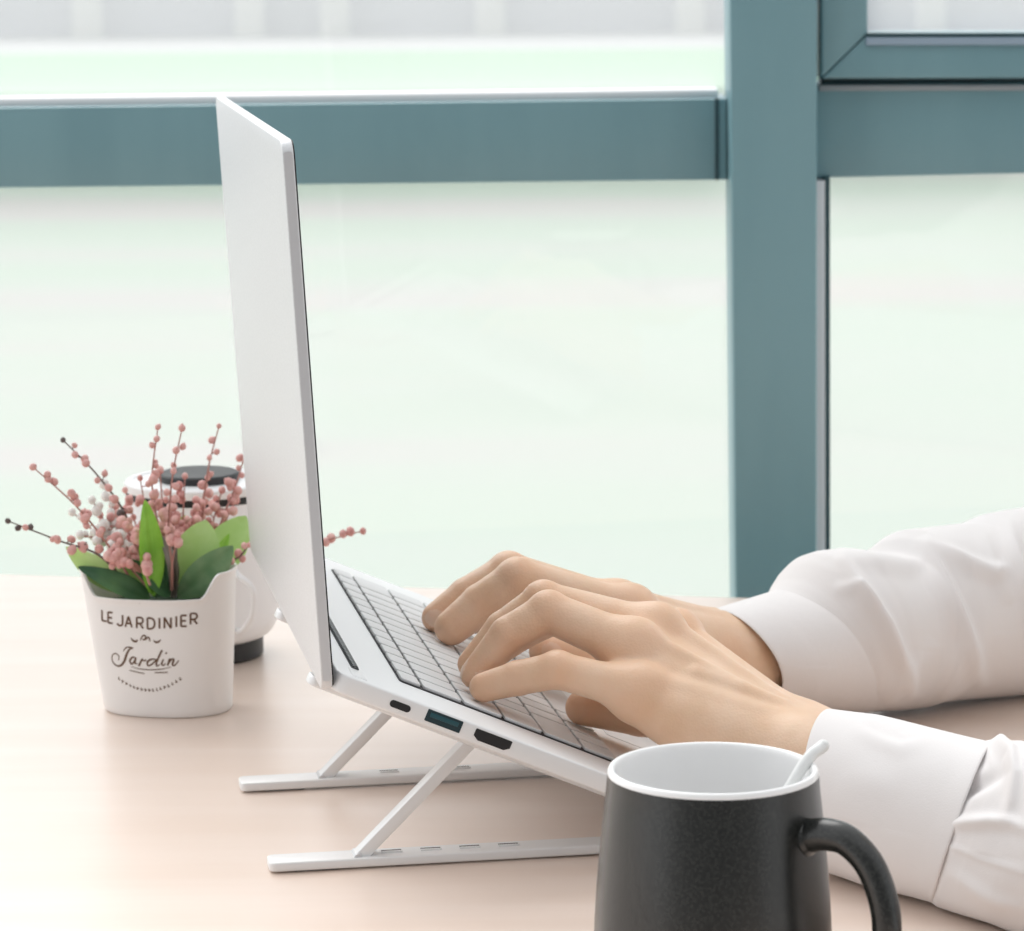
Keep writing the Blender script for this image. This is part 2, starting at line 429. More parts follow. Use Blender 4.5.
# ------------------------------------------------------------------ laptop
PSI, BETA, ALPHA = .16857, .4109, .0553
U = Vector((math.cos(PSI), math.sin(PSI), 0)); W = Vector((-math.sin(PSI), math.cos(PSI), 0)); Z = Vector((0, 0, 1))
L0 = Vector((-.07787, 1.34357, .08397)); HL = .2242; LW = .31
BD = U * math.cos(BETA) - Z * math.sin(BETA); BN = U * math.sin(BETA) + Z * math.cos(BETA)
LUP = Z * math.cos(ALPHA) - U * math.sin(ALPHA); LN = U * math.cos(ALPHA) + Z * math.sin(ALPHA)
B0 = L0 + U * .006 + Z * .00846
def bp(a, b, c=0): return B0 + BD * a + W * b + BN * c
BDEP = .200
lap = thing('laptop', 'open silver laptop raised on a folding stand, two hands typing on it', 'laptop', B0 + BD * .1 + W * .155 - BN * .009)
# lid
bm = NB(); prism(bm, rrect(L0, W, LUP, LW, HL, .007), LN * .0046, .0006, 3); lid = obj('lid', bm, M['alu'], lap)
bm = NB(); prism(bm, rrect(L0 + LN * .0046 + W * .0006 + LUP * .0006, W, LUP, LW - .0012, HL - .0012, .0065), LN * .0006, .0002, 2); obj('bezel', bm, M['dark'], lid)
bm = NB(); prism(bm, rrect(L0 + LN * .0052 + W * .006 + LUP * .016, W, LUP, LW - .012, HL - .023, .002), LN * .0002); obj('display', bm, M['glass_black'], lid)
# side strip of the lid: a band of bare metal along its two short edges
for e0, sgn in ((0, -1), (LW, 1)):
    bm = NB(); prism(bm, rrect(L0 + W * (e0 + (0.0000 if sgn > 0 else 0)) + LUP * .0045 + LN * .0007, LN, LUP, .0034, HL - .009, .0010), W * (.00015 * sgn)); obj('edge_band', bm, M['alu_edge'], lid)
# hinge
bm = NB()
for k in range(100):
    a = .022 + (LW - .044) * k / 100
    tube(bm, [bp(.0112, a, -.0003), bp(.0112, a + (LW - .044) / 100 * .72, -.0003)], .0018, 10)
tube(bm, [bp(.0112, .0205, -.0003), bp(.0112, LW - .0205, -.0003)], .0014, 10)
obj('hinge', bm, M['hinge'], lap)
for b_ in (.004, LW - .022):
    bm = NB(); box(bm, bp(.0078, b_ + (.0005 if b_ < .1 else .0005), -.002), BD * .0064, W * .0165, BN * .0022, .0001); obj('hinge_knuckle', bm, M['deck'], lap)
# base
bm = NB(); prism(bm, rrect(bp(.0006, 0, 0), BD, W, BDEP - .0006, LW, .007), BN * -.0082, .0011, 3)
base = obj('base', bm, M['deck'], lap)
def port(name, u0, u1, n0, n1, m, shape='round', tongue=None):
    hw, hh = (u1 - u0) / 2, (n1 - n0) / 2
    c = bp((u0 + u1) / 2, 0, (n0 + n1) / 2)
    if shape == 'round':
        P = rrect(c - BD * hw - BN * hh, BD, BN, 2 * hw, 2 * hh, hh * .98)
    elif shape == 'box':
        P = rrect(c - BD * hw - BN * hh, BD, BN, 2 * hw, 2 * hh, .0004)
    else:
        P = [c + BD * x * hw + BN * y * hh for x, y in ((-1, .9), (-.95, 1), (.95, 1), (1, .9), (1, -.35), (.72, -1), (-.72, -1), (-1, -.35))]
    bm = NB(); prism(bm, [p - W * .0002 for p in P], W * .003); o = obj(name, bm, m, base)
    if tongue is not None:
        bm = NB(); box(bm, c - BD * hw * .8 - BN * hh * .15 - W * .0004, BD * hw * 1.6, BN * hh * .75, W * .001, .0001); obj('tongue', bm, tongue, o) if False else obj('port_tongue', bm, tongue, base)
port('charging_port', .0255, .0346, -.0056, -.0026, M['dark'])
port('usb_port', .0415, .0572, -.0060, -.0009, M['teal_dark'], 'box', M['teal_port'])
port('video_port', .0632, .0795, -.0060, -.0014, M['dark'], 'hdmi')
# keyboard
KW0, KW1 = .0325, .2775
bm = NB(); prism(bm, rrect(bp(.0328, KW0, .00005), BD, W, .1018, KW1 - KW0, .002), BN * .00025); kb = obj('keyboard', bm, M['well'], lap)  # flat dark plate; the shade between keys is put into its colour
rows = [(.0335, .0424, [1] * 14), (.0438, .0612, [1] * 13 + [1.7]), (.0626, .0800, [1.5] + [1] * 12 + [1.2]),
        (.0814, .0986, [1.8] + [1] * 11 + [1.9]), (.1000, .1172, [2.3] + [1] * 10 + [2.4]),
        (.1186, .1340, [1.1, 1, 1, 1.2, 5.2, 1.2, 1, 1, 1, 1])]
GAP = .0020; KT = .0013
for a0, a1, ws in rows:
    tot = sum(ws); unit = (KW1 - KW0 - .0016) / tot; x = KW0 + .0008
    for k in ws:
        bm = NB(); prism(bm, rrect(bp(a0, x + GAP / 2, .0003), BD, W, a1 - a0, unit * k - GAP, .0012, 3), BN * KT, .0003, 2)
        obj('key', bm, M['key'], kb)
        x += unit * k
bm = NB(); prism(bm, rrect(bp(.1435, .098, .00002), BD, W, .049, .112, .002), BN * .0002); obj('touchpad', bm, M['key'], lap)

# ------------------------------------------------------------------ laptop stand
T0 = Vector((L0.x, L0.y, 0))
def tp(a, b, c=0): return T0 + U * a + W * b + Z * c
stand = thing('laptop_stand', 'white folding stand with two rails holding up the laptop', 'laptop stand', tp(.1, .1, 0))
RL = .234
for wb, slots in ((.0294, (0, 1, 2, 3)), (.1612, (1, 3))):
    bm = NB(); prism(bm, rrect(tp(-.0200, wb, .0008), U, W, RL, .0140, .0028, 5), Z * .0040, .0008, 2); rail = obj('rail', bm, M['stand'], stand)
    for k in slots:
        bm = NB(); box(bm, tp(.0283 + .0167 * k, wb + .0075, .0047), U * .0085, W * .0030, Z * .00025, 0); obj('slot', bm, M['slot'], rail)
        bm = NB(); box(bm, tp(.0280 + .0167 * k, wb + .0062, .0047), U * .0090, W * .0014, Z * .0007, .0002); obj('ratchet_tooth', bm, M['stand'], rail)
    for a in (-.010, .19):
        bm = NB(); prism(bm, rrect(tp(a, wb + .002, 0), U, W, .02, .0098, .003), Z * .0008); obj('rubber_pad', bm, M['rubber'], rail)
    # strut
    a = tp(.0175, wb + .0030, .0030)
    u1 = .0665; s0 = Vector(a); s1 = tp(u1, wb + .0030, .0515)
    d = (s1 - s0).normalized(); nn = W.cross(d).normalized()
    bm = NB(); prism(bm, [s0 - nn * .0026, s1 - nn * .0026, s1 + nn * .0026, s0 + nn * .0026], W * .0080, .0006, 2, False); obj('strut', bm, M['stand'], stand)
    bm = NB(); tube(bm, [tp(.0175, wb + .0018, .0042), tp(.0175, wb + .0122, .0042)], .0019, 12); obj('pivot_pin', bm, M['alu_edge'], stand)
    # arm under the laptop, its hooked end past the hinge
    bm = NB(); prism(bm, rrect(bp(-.0030, wb + .001, -.0146), BD, W, .2000, .0118, .004, 5), BN * .0040, .0007, 2); arm = obj('support_arm', bm, M['stand'], stand)
    bm = NB(); prism(bm, rrect(bp(.006, wb + .003, -.0106), BD, W, .02, .0078, .002), BN * .0022); obj('rubber_pad', bm, M['rubber'], arm)
    # stop lip at the front end
    bm = NB(); box(bm, bp(BDEP + .0008, wb + .001, -.0146), BD * .003, W * .0118, BN * .010, .0008); obj('front_stop', bm, M['stand'], arm)
bm = NB(); box(bm, tp(.150, .0294 + .006, .0012), U * .012, W * (.1612 - .0294), Z * .003, .0006); obj('cross_bar', bm, M['stand'], stand)

# ------------------------------------------------------------------ mug and spoon
MC = Vector((at(713, 769, 1.167).x, 1.167, 0))
mug = thing('mug', 'charcoal black mug with a white inside and rim, front right', 'mug', MC)
MH = .0975
outer = [(0, .0), (.036, .0), (.0395, .0012), (.0412, .004), (.0423, .010), (.0427, .020), (.0425, .034), (.0417, .050), (.0404, .066), (.0390, .080), (.0380, .089), (.0375, .0955)]
rim = [(.0375, .0955), (.0374, .0962), (.0369, .0973), (.0360, .0976), (.0352, .0971), (.0348, .096)]
inner = [(.0348, .096), (.0352, .090), (.0368, .076), (.0382, .060), (.0392, .040), (.0392, .020), (.037, .009), (.030, .006), (0, .0055)]
def smooth_prof(P, n=4):
    Q = catmull([Vector((r, 0, z)) for r, z in P], n)
    return [(max(q.x, 0), q.z) for q in Q]
bm = NB(); lathe(bm, MC, smooth_prof(outer[1:]), 96); lathe(bm, MC, outer[:2], 96); bmesh.ops.remove_doubles(bm, verts=bm.verts, dist=1e-6); obj('mug_body', bm, M['mug'], mug)
bm = NB(); lathe(bm, MC, smooth_prof(rim) + smooth_prof(inner)[1:], 96); obj('glazed_lining', bm, M['ceramic'], mug, label='white glazed lining and rim')
bm = NB()
az = math.radians(-34); hd = Vector((math.cos(az), math.sin(az), 0))
hp = [MC + hd * r + Z * z for r, z in ((.0385, .0782), (.0460, .0798), (.0545, .0785), (.0635, .0705), (.0690, .0565), (.0692, .043), (.065, .031), (.058, .0228), (.049, .0205), (.0405, .0205))]
pth = catmull(hp, 6)
rad = [.0060 - .0008 * math.sin(PI * i / (len(pth) - 1)) + (.0012 if i in (0, len(pth) - 1) else 0) for i in range(len(pth))]
side = hd.cross(Z).normalized()
tube(bm, pth, rad, 20, None); obj('handle', bm, M['mug'], mug)

sp1 = at(823, 746, 1.176); sp0 = at(803, 766, 1.171); bot = MC + Vector((-.014, -.001, .0135))
spoon = thing('spoon', 'slim white spoon leaning inside the black mug', 'spoon', (bot.x, bot.y, .0075))
pp = catmull([bot, MC + Vector((-.002, 0, .034)), MC + Vector((.015, .002, .066)), sp0, sp1], 6)
bm = NB(); tube(bm, pp, [.0018 + .0005 * t / (len(pp) - 1) for t in range(len(pp))], 14, ((0, 1, 0), .8)); ball(bm, pp[-1], .0023, 3, (1, .8, 1)); obj('spoon_handle', bm, M['spoon'], spoon)
bm = NB(); ball(bm, bot, .0068, 3, (.75, .4, 1.0)); obj('spoon_bowl', bm, M['spoon'], spoon)

# ------------------------------------------------------------------ lidded travel mug behind the flowerpot
TC = Vector((at(203, 640, 1.790).x, 1.790, 0))
cup = thing('lidded_cup', 'white lidded cup with a black base, behind the flowerpot', 'cup', TC)
bm = NB(); lathe(bm, TC, [(0, 0), (.031, 0), (.0325, .001), (.0325, .0105), (.030, .012), (0, .012)], 64); obj('cup_base', bm, M['dark'], cup, label='black base ring')
bm = NB(); lathe(bm, TC, smooth_prof([(.0305, .010), (.036, .0125), (.0398, .018), (.0415, .026), (.0418, .045), (.0408, .070), (.0398, .0855), (.039, .087), (.030, .0872)], 4), 80); lathe(bm, TC, [(.030, .0872), (0, .0872)], 80); lathe(bm, TC, [(.0305, .010), (0, .010)], 80); obj('cup_body', bm, M['white_plastic'], cup)
bm = NB(); lathe(bm, TC, [(0, .0868), (.0385, .0868), (.0392, .0875), (.0392, .0905), (.0385, .0912), (0, .0912)], 80); obj('seal_band', bm, M['dark'], cup, label='black seal band')
bm = NB(); lathe(bm, TC, [(0, .0910), (.0395, .0910), (.0400, .0918), (.0400, .0952), (.0392, .0960), (.036, .0960), (.0355, .0955), (0, .0955)], 80); lidc = obj('cup_lid', bm, M['white_plastic'], cup)
bm = NB(); lathe(bm, TC, [(0, .0953), (.0215, .0953), (.0215, .0990), (.0205, .0998), (0, .0998)], 80); obj('lid_top', bm, M['dark'], lidc, label='black lid top')
bm = NB()
c1 = at(238, 575, 1.748); c2 = at(252, 588, 1.742); c3 = at(253.5, 605, 1.742); c4 = at(250, 620, 1.744); c5 = at(240, 632, 1.750)
ca = Vector(c1); ca.y = 1.765; ca.x -= .004; cb = Vector(c5); cb.y = 1.766; cb.x -= .004
tube(bm, catmull([ca, c1, c2, c3, c4, c5, cb], 6), .0016, 12); obj('cup_handle', bm, M['white_plastic'], cup)

# ------------------------------------------------------------------ flowerpot
PC = Vector((at(168.5, 700, 1.668).x, 1.668, 0))
plant = thing('flowerpot', 'small white oval flowerpot lettered LE JARDINIER, with pink sprigs', 'potted plant', PC)
RA, RB, BA, BB = .0392, .0280, .0322, .0235     # rim and base half axes
def pot_h(th):     # rim height: ears at both ends, dipping front and back
    c = abs(math.cos(th))
    s = max(0, min(1, (c - .66) / .24)); s = s * s * (3 - 2 * s)
    return .0608 + .0118 * s
YAWP = math.radians(-10)
def pot_pt(th, t, off=0):
    z = t * pot_h(th) if t <= 1 else pot_h(th)
    k = z / .0726
    a = BA + (RA - BA) * k + off; b = BB + (RB - BB) * k + off
    e = 2 / 2.35
    cx = math.copysign(abs(math.cos(th)) ** e, math.cos(th)) * a; cy = math.copysign(abs(math.sin(th)) ** e, math.sin(th)) * b
    cx, cy = cx * math.cos(YAWP) - cy * math.sin(YAWP), cx * math.sin(YAWP) + cy * math.cos(YAWP)
    lean = -.0036 * k
    return PC + Vector((cx + lean, cy, z))
def pot_surface(x, z, off):
    """point on the front face at horizontal offset x, height z"""
    lo, hi = -PI * .98, -PI * .02
    for _ in range(24):
        th = (lo + hi) / 2
        if pot_pt(th, z / pot_h(th), off).x - PC.x < x: lo = th
        else: hi = th
    return pot_pt(th, z / pot_h(th), off)
bm = NB(); NTH = 128
rows_ = []
for t, off in [(0, -.0012), (.004, -.0004), (.015, 0)] + [(i / 14, 0) for i in range(1, 14)] + [(.97, .0000), (.985, .0006), (1.0, .0005), (1.0, -.0007), (.985, -.0012), (.95, -.0012), (.8, -.0012), (.6, -.0012)]:
    rows_.append([bm.verts.new(pot_pt(2 * PI * i / NTH, t, off)) for i in range(NTH)])
for a, b in zip(rows_, rows_[1:]):
    for i in range(NTH): bm.faces.new((a[i], b[i], b[(i + 1) % NTH], a[(i + 1) % NTH]))
bm.faces.new(rows_[0][::-1])
pot = obj('pot', bm, M['pot'], plant, angle=50)
bm = NB()
v = [bm.verts.new(pot_pt(2 * PI * i / 48, .052 / pot_h(2 * PI * i / 48), -.0010)) for i in range(48)]
cv = bm.verts.new(PC + Vector((-.0026, 0, .055)))
for i in range(48): bm.faces.new((v[i], v[(i + 1) % 48], cv))
obj('moss', bm, M['soil'], plant)

# lettering: measured in mm-like pot coordinates from the crop (6.4 px per photo px)
PXM = 3392 / (1.645 * _c + .37 * _s)
def pot_xy(cx, cy):
    px = 80 + cx / 6.4; py = 590 + cy / 6.4
    P = at(px, py, 1.642)
    return P.x - PC.x, P.z
def surf_crop(cx, cy, off=.00012):
    x, z = pot_xy(cx, cy)
    return pot_surface(x, max(.002, z), off)
def stroke(bm, pts, w, n=6):
    """flat pen stroke on the pot front, w in crop px (number or list)"""
    P = catmull([Vector((x, y, 0)) for x, y in pts], n)
    ws = w if isinstance(w, (list, tuple)) else [w, w]
    prev = None
    for i, p in enumerate(P):
        t = (P[min(i + 1, len(P) - 1)] - P[max(i - 1, 0)]); t = t.normalized() if t.length > 0 else Vector((1, 0, 0))
        nrm = Vector((-t.y, t.x, 0)); f = i / (len(P) - 1) * (len(ws) - 1); k = min(int(f), len(ws) - 2)
        ww = (ws[k] + (ws[k + 1] - ws[k]) * (f - k)) / 2
        a = bm.verts.new(surf_crop(p.x + nrm.x * ww, p.y + nrm.y * ww)); b = bm.verts.new(surf_crop(p.x - nrm.x * ww, p.y - nrm.y * ww))
        if prev: bm.faces.new((prev[0], a, b, prev[1]))
        prev = (a, b)
letters = {'L': [[(0, 0), (0, 1)], [(0, 1), (.6, 1)]], 'E': [[(0, 0), (0, 1)], [(0, 0), (.62, 0)], [(0, .5), (.55, .5)], [(0, 1), (.62, 1)]],
           'J': [[(.5, 0), (.5, .75), (.38, .98), (.1, .98), (0, .8)]], 'A': [[(0, 1), (.4, 0)], [(.4, 0), (.8, 1)], [(.15, .66), (.65, .66)]],
           'R': [[(0, 0), (0, 1)], [(0, 0), (.4, 0), (.6, .12), (.6, .4), (.4, .54), (0, .54)], [(.3, .54), (.65, 1)]],
           'D': [[(0, 0), (0, 1)], [(0, 0), (.4, .02), (.7, .25), (.7, .75), (.4, .98), (0, 1)]], 'I': [[(0, 0), (0, 1)]],
           'N': [[(0, 1), (0, 0)], [(0, 0), (.68, 1)], [(.68, 1), (.68, 0)]]}
spots = [('L', 126, 32), ('E', 168, 32), ('J', 232, 34), ('A', 284, 44), ('R', 360, 42), ('D', 430, 44), ('I', 508, 0), ('N', 540, 42), ('I', 616, 0), ('E', 646, 36), ('R', 706, 42)]
bm = NB()
def base_y(x): return 248 - 34 * ((x - 400) / 300) ** 2 if x < 400 else 248 - 36 * ((x - 400) / 340) ** 2
for ch, x0, wd in spots:
    sc = {'L': .6, 'E': .62, 'J': .5, 'A': .8, 'R': .65, 'D': .7, 'I': 1, 'N': .68}[ch]
    for st in letters[ch]:
        pts = [(x0 + q[0] / sc * wd + 2, base_y(x0) - 70 + q[1] * 70) for q in st]
        if len(pts) == 2: pts = [pts[0], ((pts[0][0] + pts[1][0]) / 2, (pts[0][1] + pts[1][1]) / 2), pts[1]]
        stroke(bm, pts, 12.5, 3)
obj('lettering', bm, M['ink'], pot, smooth=False, label='brown printed lettering')
bm = NB()
for pts, w in [
    ([(238, 468), (240, 440), (215, 424), (194, 445), (197, 480), (222, 503), (252, 500), (276, 470), (292, 425), (312, 388), (338, 378)], [4, 5, 5, 5, 6, 9, 12, 12, 9, 6]),
    ([(272, 405), (286, 382), (312, 374), (338, 379)], [4, 7, 5]),
    ([(352, 440), (330, 440), (314, 464), (326, 484), (345, 462), (354, 440), (346, 474), (362, 480)], [6, 10, 8, 7, 10, 6]),
    ([(372, 494), (388, 462), (396, 446), (404, 458), (424, 452)], [11, 8, 6, 8]),
    ([(490, 450), (470, 444), (442, 452), (428, 472), (436, 488), (458, 478), (492, 446)], [6, 10, 8, 8]),
    ([(526, 384), (506, 424), (488, 470), (492, 488), (510, 478)], [9, 10, 8, 5]),
    ([(534, 444), (522, 474), (534, 482), (548, 470)], [8, 9, 5]), ([(548, 404), (552, 402), (554, 407)], [9, 9]),
    ([(560, 484), (574, 442), (578, 446)], [10, 7]), ([(566, 472), (586, 444), (600, 444), (592, 478), (608, 480), (632, 450)], [5, 8, 10, 8, 5]),
    ([(322, 500), (380, 512), (460, 514), (530, 506), (582, 492)], [3, 5, 5, 3]),
    # little leaf ornament over the script
    ([(322, 312), (336, 330), (356, 334), (366, 322)], [4, 10, 12, 6]), ([(518, 316), (504, 330), (486, 334), (470, 322)], [4, 10, 10, 5]),
    ([(384, 326), (396, 300), (412, 292), (420, 306), (408, 322), (396, 314)], [4, 8, 8, 5]), ([(420, 322), (432, 304), (444, 312), (446, 330)], [5, 9, 5])]:
    stroke(bm, pts, [q_ * 1.3 for q_ in w], 5)
for x0, x1, y0, y1 in ((312, 410, 526, 542), (478, 562, 532, 528)):
    k = 9
    for i in range(k):
        f = (i + .5) / k; x = x0 + (x1 - x0) * f; y = y0 + (y1 - y0) * f
        stroke(bm, [(x - 4, y - 5), (x + random.uniform(-2, 2), y + 4), (x + 4, y - 3)], 4, 2)
k = 17
for i in range(k):
    f = (i + .5) / k; x = 230 + 426 * f; q = (f - .47) * 2
    y = 648 - 78 * q * q; sl = -.36 * q * 1.0
    stroke(bm, [(x - 6, y - 10), (x - 5 + random.uniform(-2, 3), y + random.uniform(6, 10)), (x + 4, y + random.uniform(-8, 6))], 6.5, 2)
obj('script_lettering', bm, M['ink'], pot, smooth=False, label='brown script and fine print')
bm = NB()
stroke(bm, [(340, 54), (362, 62), (388, 58), (412, 52)], [3, 9, 11, 4]); stroke(bm, [(378, 74), (382, 82), (380, 88)], [4, 3])
obj('chip', bm, M['soil'], pot, smooth=False, label='small dark chip in the rim')

# leaves
def leaf(bpx, tpx, wpx, Yb, Yt, m, bend=.15, face=0.0, fold=.25, name='leaf', round_=.5):
    b = at(*bpx, Yb); t = at(*tpx, Yt); ax = t - b; Lg = ax.length; d = ax.normalized()
    view = (CAM - (b + t) / 2).normalized()
    sidev = d.cross(view).normalized(); nrm = sidev.cross(d).normalized()
    rot = Matrix.Rotation(face, 3, d); sidev = rot @ sidev; nrm = rot @ nrm
    hw = wpx / 2 / 3392 * 1.68
    bm = NB(); NU, NV = 16, 8; G = {}
    for s_ in (0, 1):
        for i in range(NU + 1):
            f = i / NU
            wdt = hw * (math.sin(PI * min(1, f ** round_ if f > 0 else 0)) ** .75 if 0 < f < 1 else 0) + .0004
            p0 = b + d * Lg * f + nrm * (math.sin(PI * f) * bend * Lg)
            for j in range(NV + 1):
                q = j / NV * 2 - 1
                th = .0009 * (1 - q * q) * math.sin(PI * f)
                p = p0 + sidev * (q * wdt) + nrm * (-fold * wdt * (1 - abs(q)) ** 1.5) + nrm * (th if s_ == 0 else -th)
                G[s_, i, j] = bm.verts.new(p)
    for i in range(NU):
        for j in range(NV):
            bm.faces.new((G[0, i, j], G[0, i, j + 1], G[0, i + 1, j + 1], G[0, i + 1, j]))
            bm.faces.new((G[1, i, j], G[1, i + 1, j], G[1, i + 1, j + 1], G[1, i, j + 1]))
    bmesh.ops.remove_doubles(bm, verts=bm.verts, dist=1e-6)
    return obj(name, bm, m, plant, angle=80)
leaf((154, 596), (145, 500), 27, 1.652, 1.646, M['leaf_bright'], .04, .5, .5, round_=.85)
leaf((156, 598), (158, 534), 26, 1.660, 1.655, M['leaf_dark'], .05, -.3, .5, round_=.8)
leaf((186, 598), (206, 520), 46, 1.668, 1.674, M['leaf_pale'], .05, -.1, .10, round_=1.15)
leaf((178, 598), (233, 546), 34, 1.662, 1.664, M['leaf_sage'], .10, .25, .25, round_=.95)
leaf((150, 598), (78, 567), 21, 1.655, 1.650, M['leaf_dark'], .10, .2, .3, round_=.7)
leaf((146, 592), (66, 547), 30, 1.668, 1.668, M['leaf_pale'], .12, -.5, .2, round_=1.0)
leaf((196, 590), (229, 534), 17, 1.676, 1.682, M['leaf_bright'], .05, .5, .4, round_=.8)
leaf((205, 580), (246, 516), 40, 1.684, 1.700, M['leaf_pale'], .05, 0, .2, round_=1.0)
leaf((172, 598), (159, 533), 18, 1.664, 1.652, M['leaf_purple'], .12, .9, .4, round_=.75)
leaf((174, 598), (176, 538), 16, 1.660, 1.660, M['leaf_purple'], .05, -.9, .4, round_=.7)
leaf((140, 588), (118, 530), 24, 1.684, 1.690, M['leaf_pale'], .05, 0, .2, round_=.9)
leaf((160, 590), (185, 515), 30, 1.690, 1.700, M['leaf_pale'], .05, .2, .2, round_=1.0)
leaf((170, 596), (128, 560), 20, 1.658, 1.652, M['leaf_dark'], .15, .4, .4, round_=.8)

# sprigs of pink berries
rnd = random.Random(11)
berry_me = {}
for kind in ('berry', 'berry_white', 'berry_dark'):
    bm = NB(); ball(bm, (0, 0, 0), 1.0, 2, (1, 1, 1.12)); ball(bm, (0, 0, 1.05), .32, 1)
    for f in bm.faces: f.smooth = True
    me = bpy.data.meshes.new('berry'); bm.to_mesh(me); bm.free(); me.materials.append(M[kind]); berry_me[kind] = me
NBER = [0]
def sprig(pts, nb, stem='stem_pink', kind='berry', thick=.0006, size=.0023, tipdark=False, dens0=.30, spread=9):
    P = catmull([at(x, y, Y) for x, y, Y in pts], 8)
    bm = NB(); n = len(P)
    tube(bm, P, [thick * (1.25 - .7 * i / (n - 1)) for i in range(n)], 6)
    items = []
    for k in range(nb):
        f = dens0 + (1 - dens0) * (k + .5) / nb
        i = min(n - 1, int(f * (n - 1))); p = P[i]
        last = k == nb - 1
        off = Vector((rnd.uniform(-1, 1), rnd.uniform(-1, 1), rnd.uniform(-.6, 1))).normalized() * (spread * (1.15 - .6 * f) / 3392 * 1.68 * rnd.uniform(.55, 1.2))
        if last: p = P[-1]; off = Vector((0, 0, 0))
        c = p + off
        if off.length > 0: tube(bm, [p, p + off * .5 + Vector((0, 0, -.0004)), c], [thick * .55, thick * .5, thick * .4], 5)
        kk = kind
        if tipdark and (last or rnd.random() < .25): kk = 'berry_dark'
        items.append((c, size * rnd.uniform(.75, 1.25) * (1.15 - .45 * f), kk))
    so = obj('sprig', bm, M[stem], plant)
    org = ROOT[plant.name]; rest = []
    for c, r, kk in items:
        if NBER[0] < 100:
            o = bpy.data.objects.new('berry', berry_me[kk]); COL.objects.link(o); o.parent = so
            if kk != "berry": o["label"] = "dark unopened bud" if kk == "berry_dark" else "white berry"
            o.location = c - org; o.scale = (r, r, r); o.rotation_euler = (rnd.uniform(-1, 1), rnd.uniform(-1, 1), 0); NBER[0] += 1
        else: rest.append((c, r, kk))
    if rest:
        bm = NB()
        for c, r, kk in rest: ball(bm, c, r, 2, (1, 1, 1.12))
        o = obj('berries', bm, M[rest[0][2]], so); o['kind'] = 'stuff'
# front sprigs first
sprig([(136, 594, 1.655), (100, 556, 1.650), (60, 541, 1.645), (8, 521, 1.640)], 14, 'stem_dark', tipdark=True, dens0=.35)
sprig([(140, 594, 1.655), (108, 545, 1.650), (76, 506, 1.645), (33, 467, 1.640)], 17, 'stem_pink', dens0=.2)
sprig([(150, 592, 1.668), (128, 520, 1.668), (98, 476, 1.668), (63, 440, 1.668)], 12, 'stem_dark', tipdark=True, dens0=.35)
sprig([(162, 590, 1.660), (158, 530, 1.662), (152, 480, 1.664), (158, 427, 1.668)], 14, 'stem_pink', dens0=.3)
sprig([(170, 590, 1.660), (168, 540, 1.660), (172, 480, 1.660), (182, 428, 1.660)], 12, 'stem_pink', dens0=.25)
sprig([(196, 585, 1.680), (202, 520, 1.690), (208, 470, 1.695), (219, 426, 1.700)], 10, 'stem_pink', dens0=.3)
sprig([(200, 585, 1.680), (222, 520, 1.700), (236, 485, 1.712), (246, 450, 1.720)], 14, 'stem_pink', dens0=.3, spread=12)
sprig([(205, 575, 1.690), (250, 540, 1.720), (300, 545, 1.730), (363, 531, 1.735)], 14, 'stem_pink', dens0=.55, size=.0026)
sprig([(206, 585, 1.680), (226, 565, 1.672), (240, 556, 1.668), (249, 545, 1.668)], 6, 'stem_dark', dens0=.4, size=.0024)
# the dense middle
for (bx, tx, ty, Y) in [(160, 125, 490, 1.700), (165, 140, 478, 1.705), (170, 160, 470, 1.700), (178, 185, 476, 1.700), (185, 205, 486, 1.705), (190, 222, 490, 1.71),
                        (190, 236, 500, 1.71), (160, 112, 505, 1.69), (150, 100, 515, 1.68), (180, 196, 500, 1.69), (168, 172, 500, 1.69), (150, 120, 520, 1.66)]:
    sprig([(bx, 585, Y - .02), ((bx + tx) / 2, 545, Y - .01), (tx, ty, Y)], 17, 'stem_pink', dens0=.30, spread=14, size=.0026)
# white sprigs on the left
for (tx, ty, Y) in [(72, 512, 1.675), (92, 500, 1.675), (104, 484, 1.685), (110, 516, 1.680), (80, 535, 1.67)]:
    sprig([(146, 585, Y - .01), ((146 + tx) / 2, 545, Y), (tx, ty, Y)], 9, 'stem_pink', 'berry_white', dens0=.45, spread=12, size=.0030)
for px, py in ((118, 552), (124, 562), (112, 566), (108, 556), (167, 530), (178, 535)):
    sprig([(150 if px < 150 else 172, 590, 1.655), ((150 + px) / 2 if px < 150 else 172, 565, 1.648), (px, py, 1.645)], 3, 'stem_pink', dens0=.85, spread=6, size=.0030)

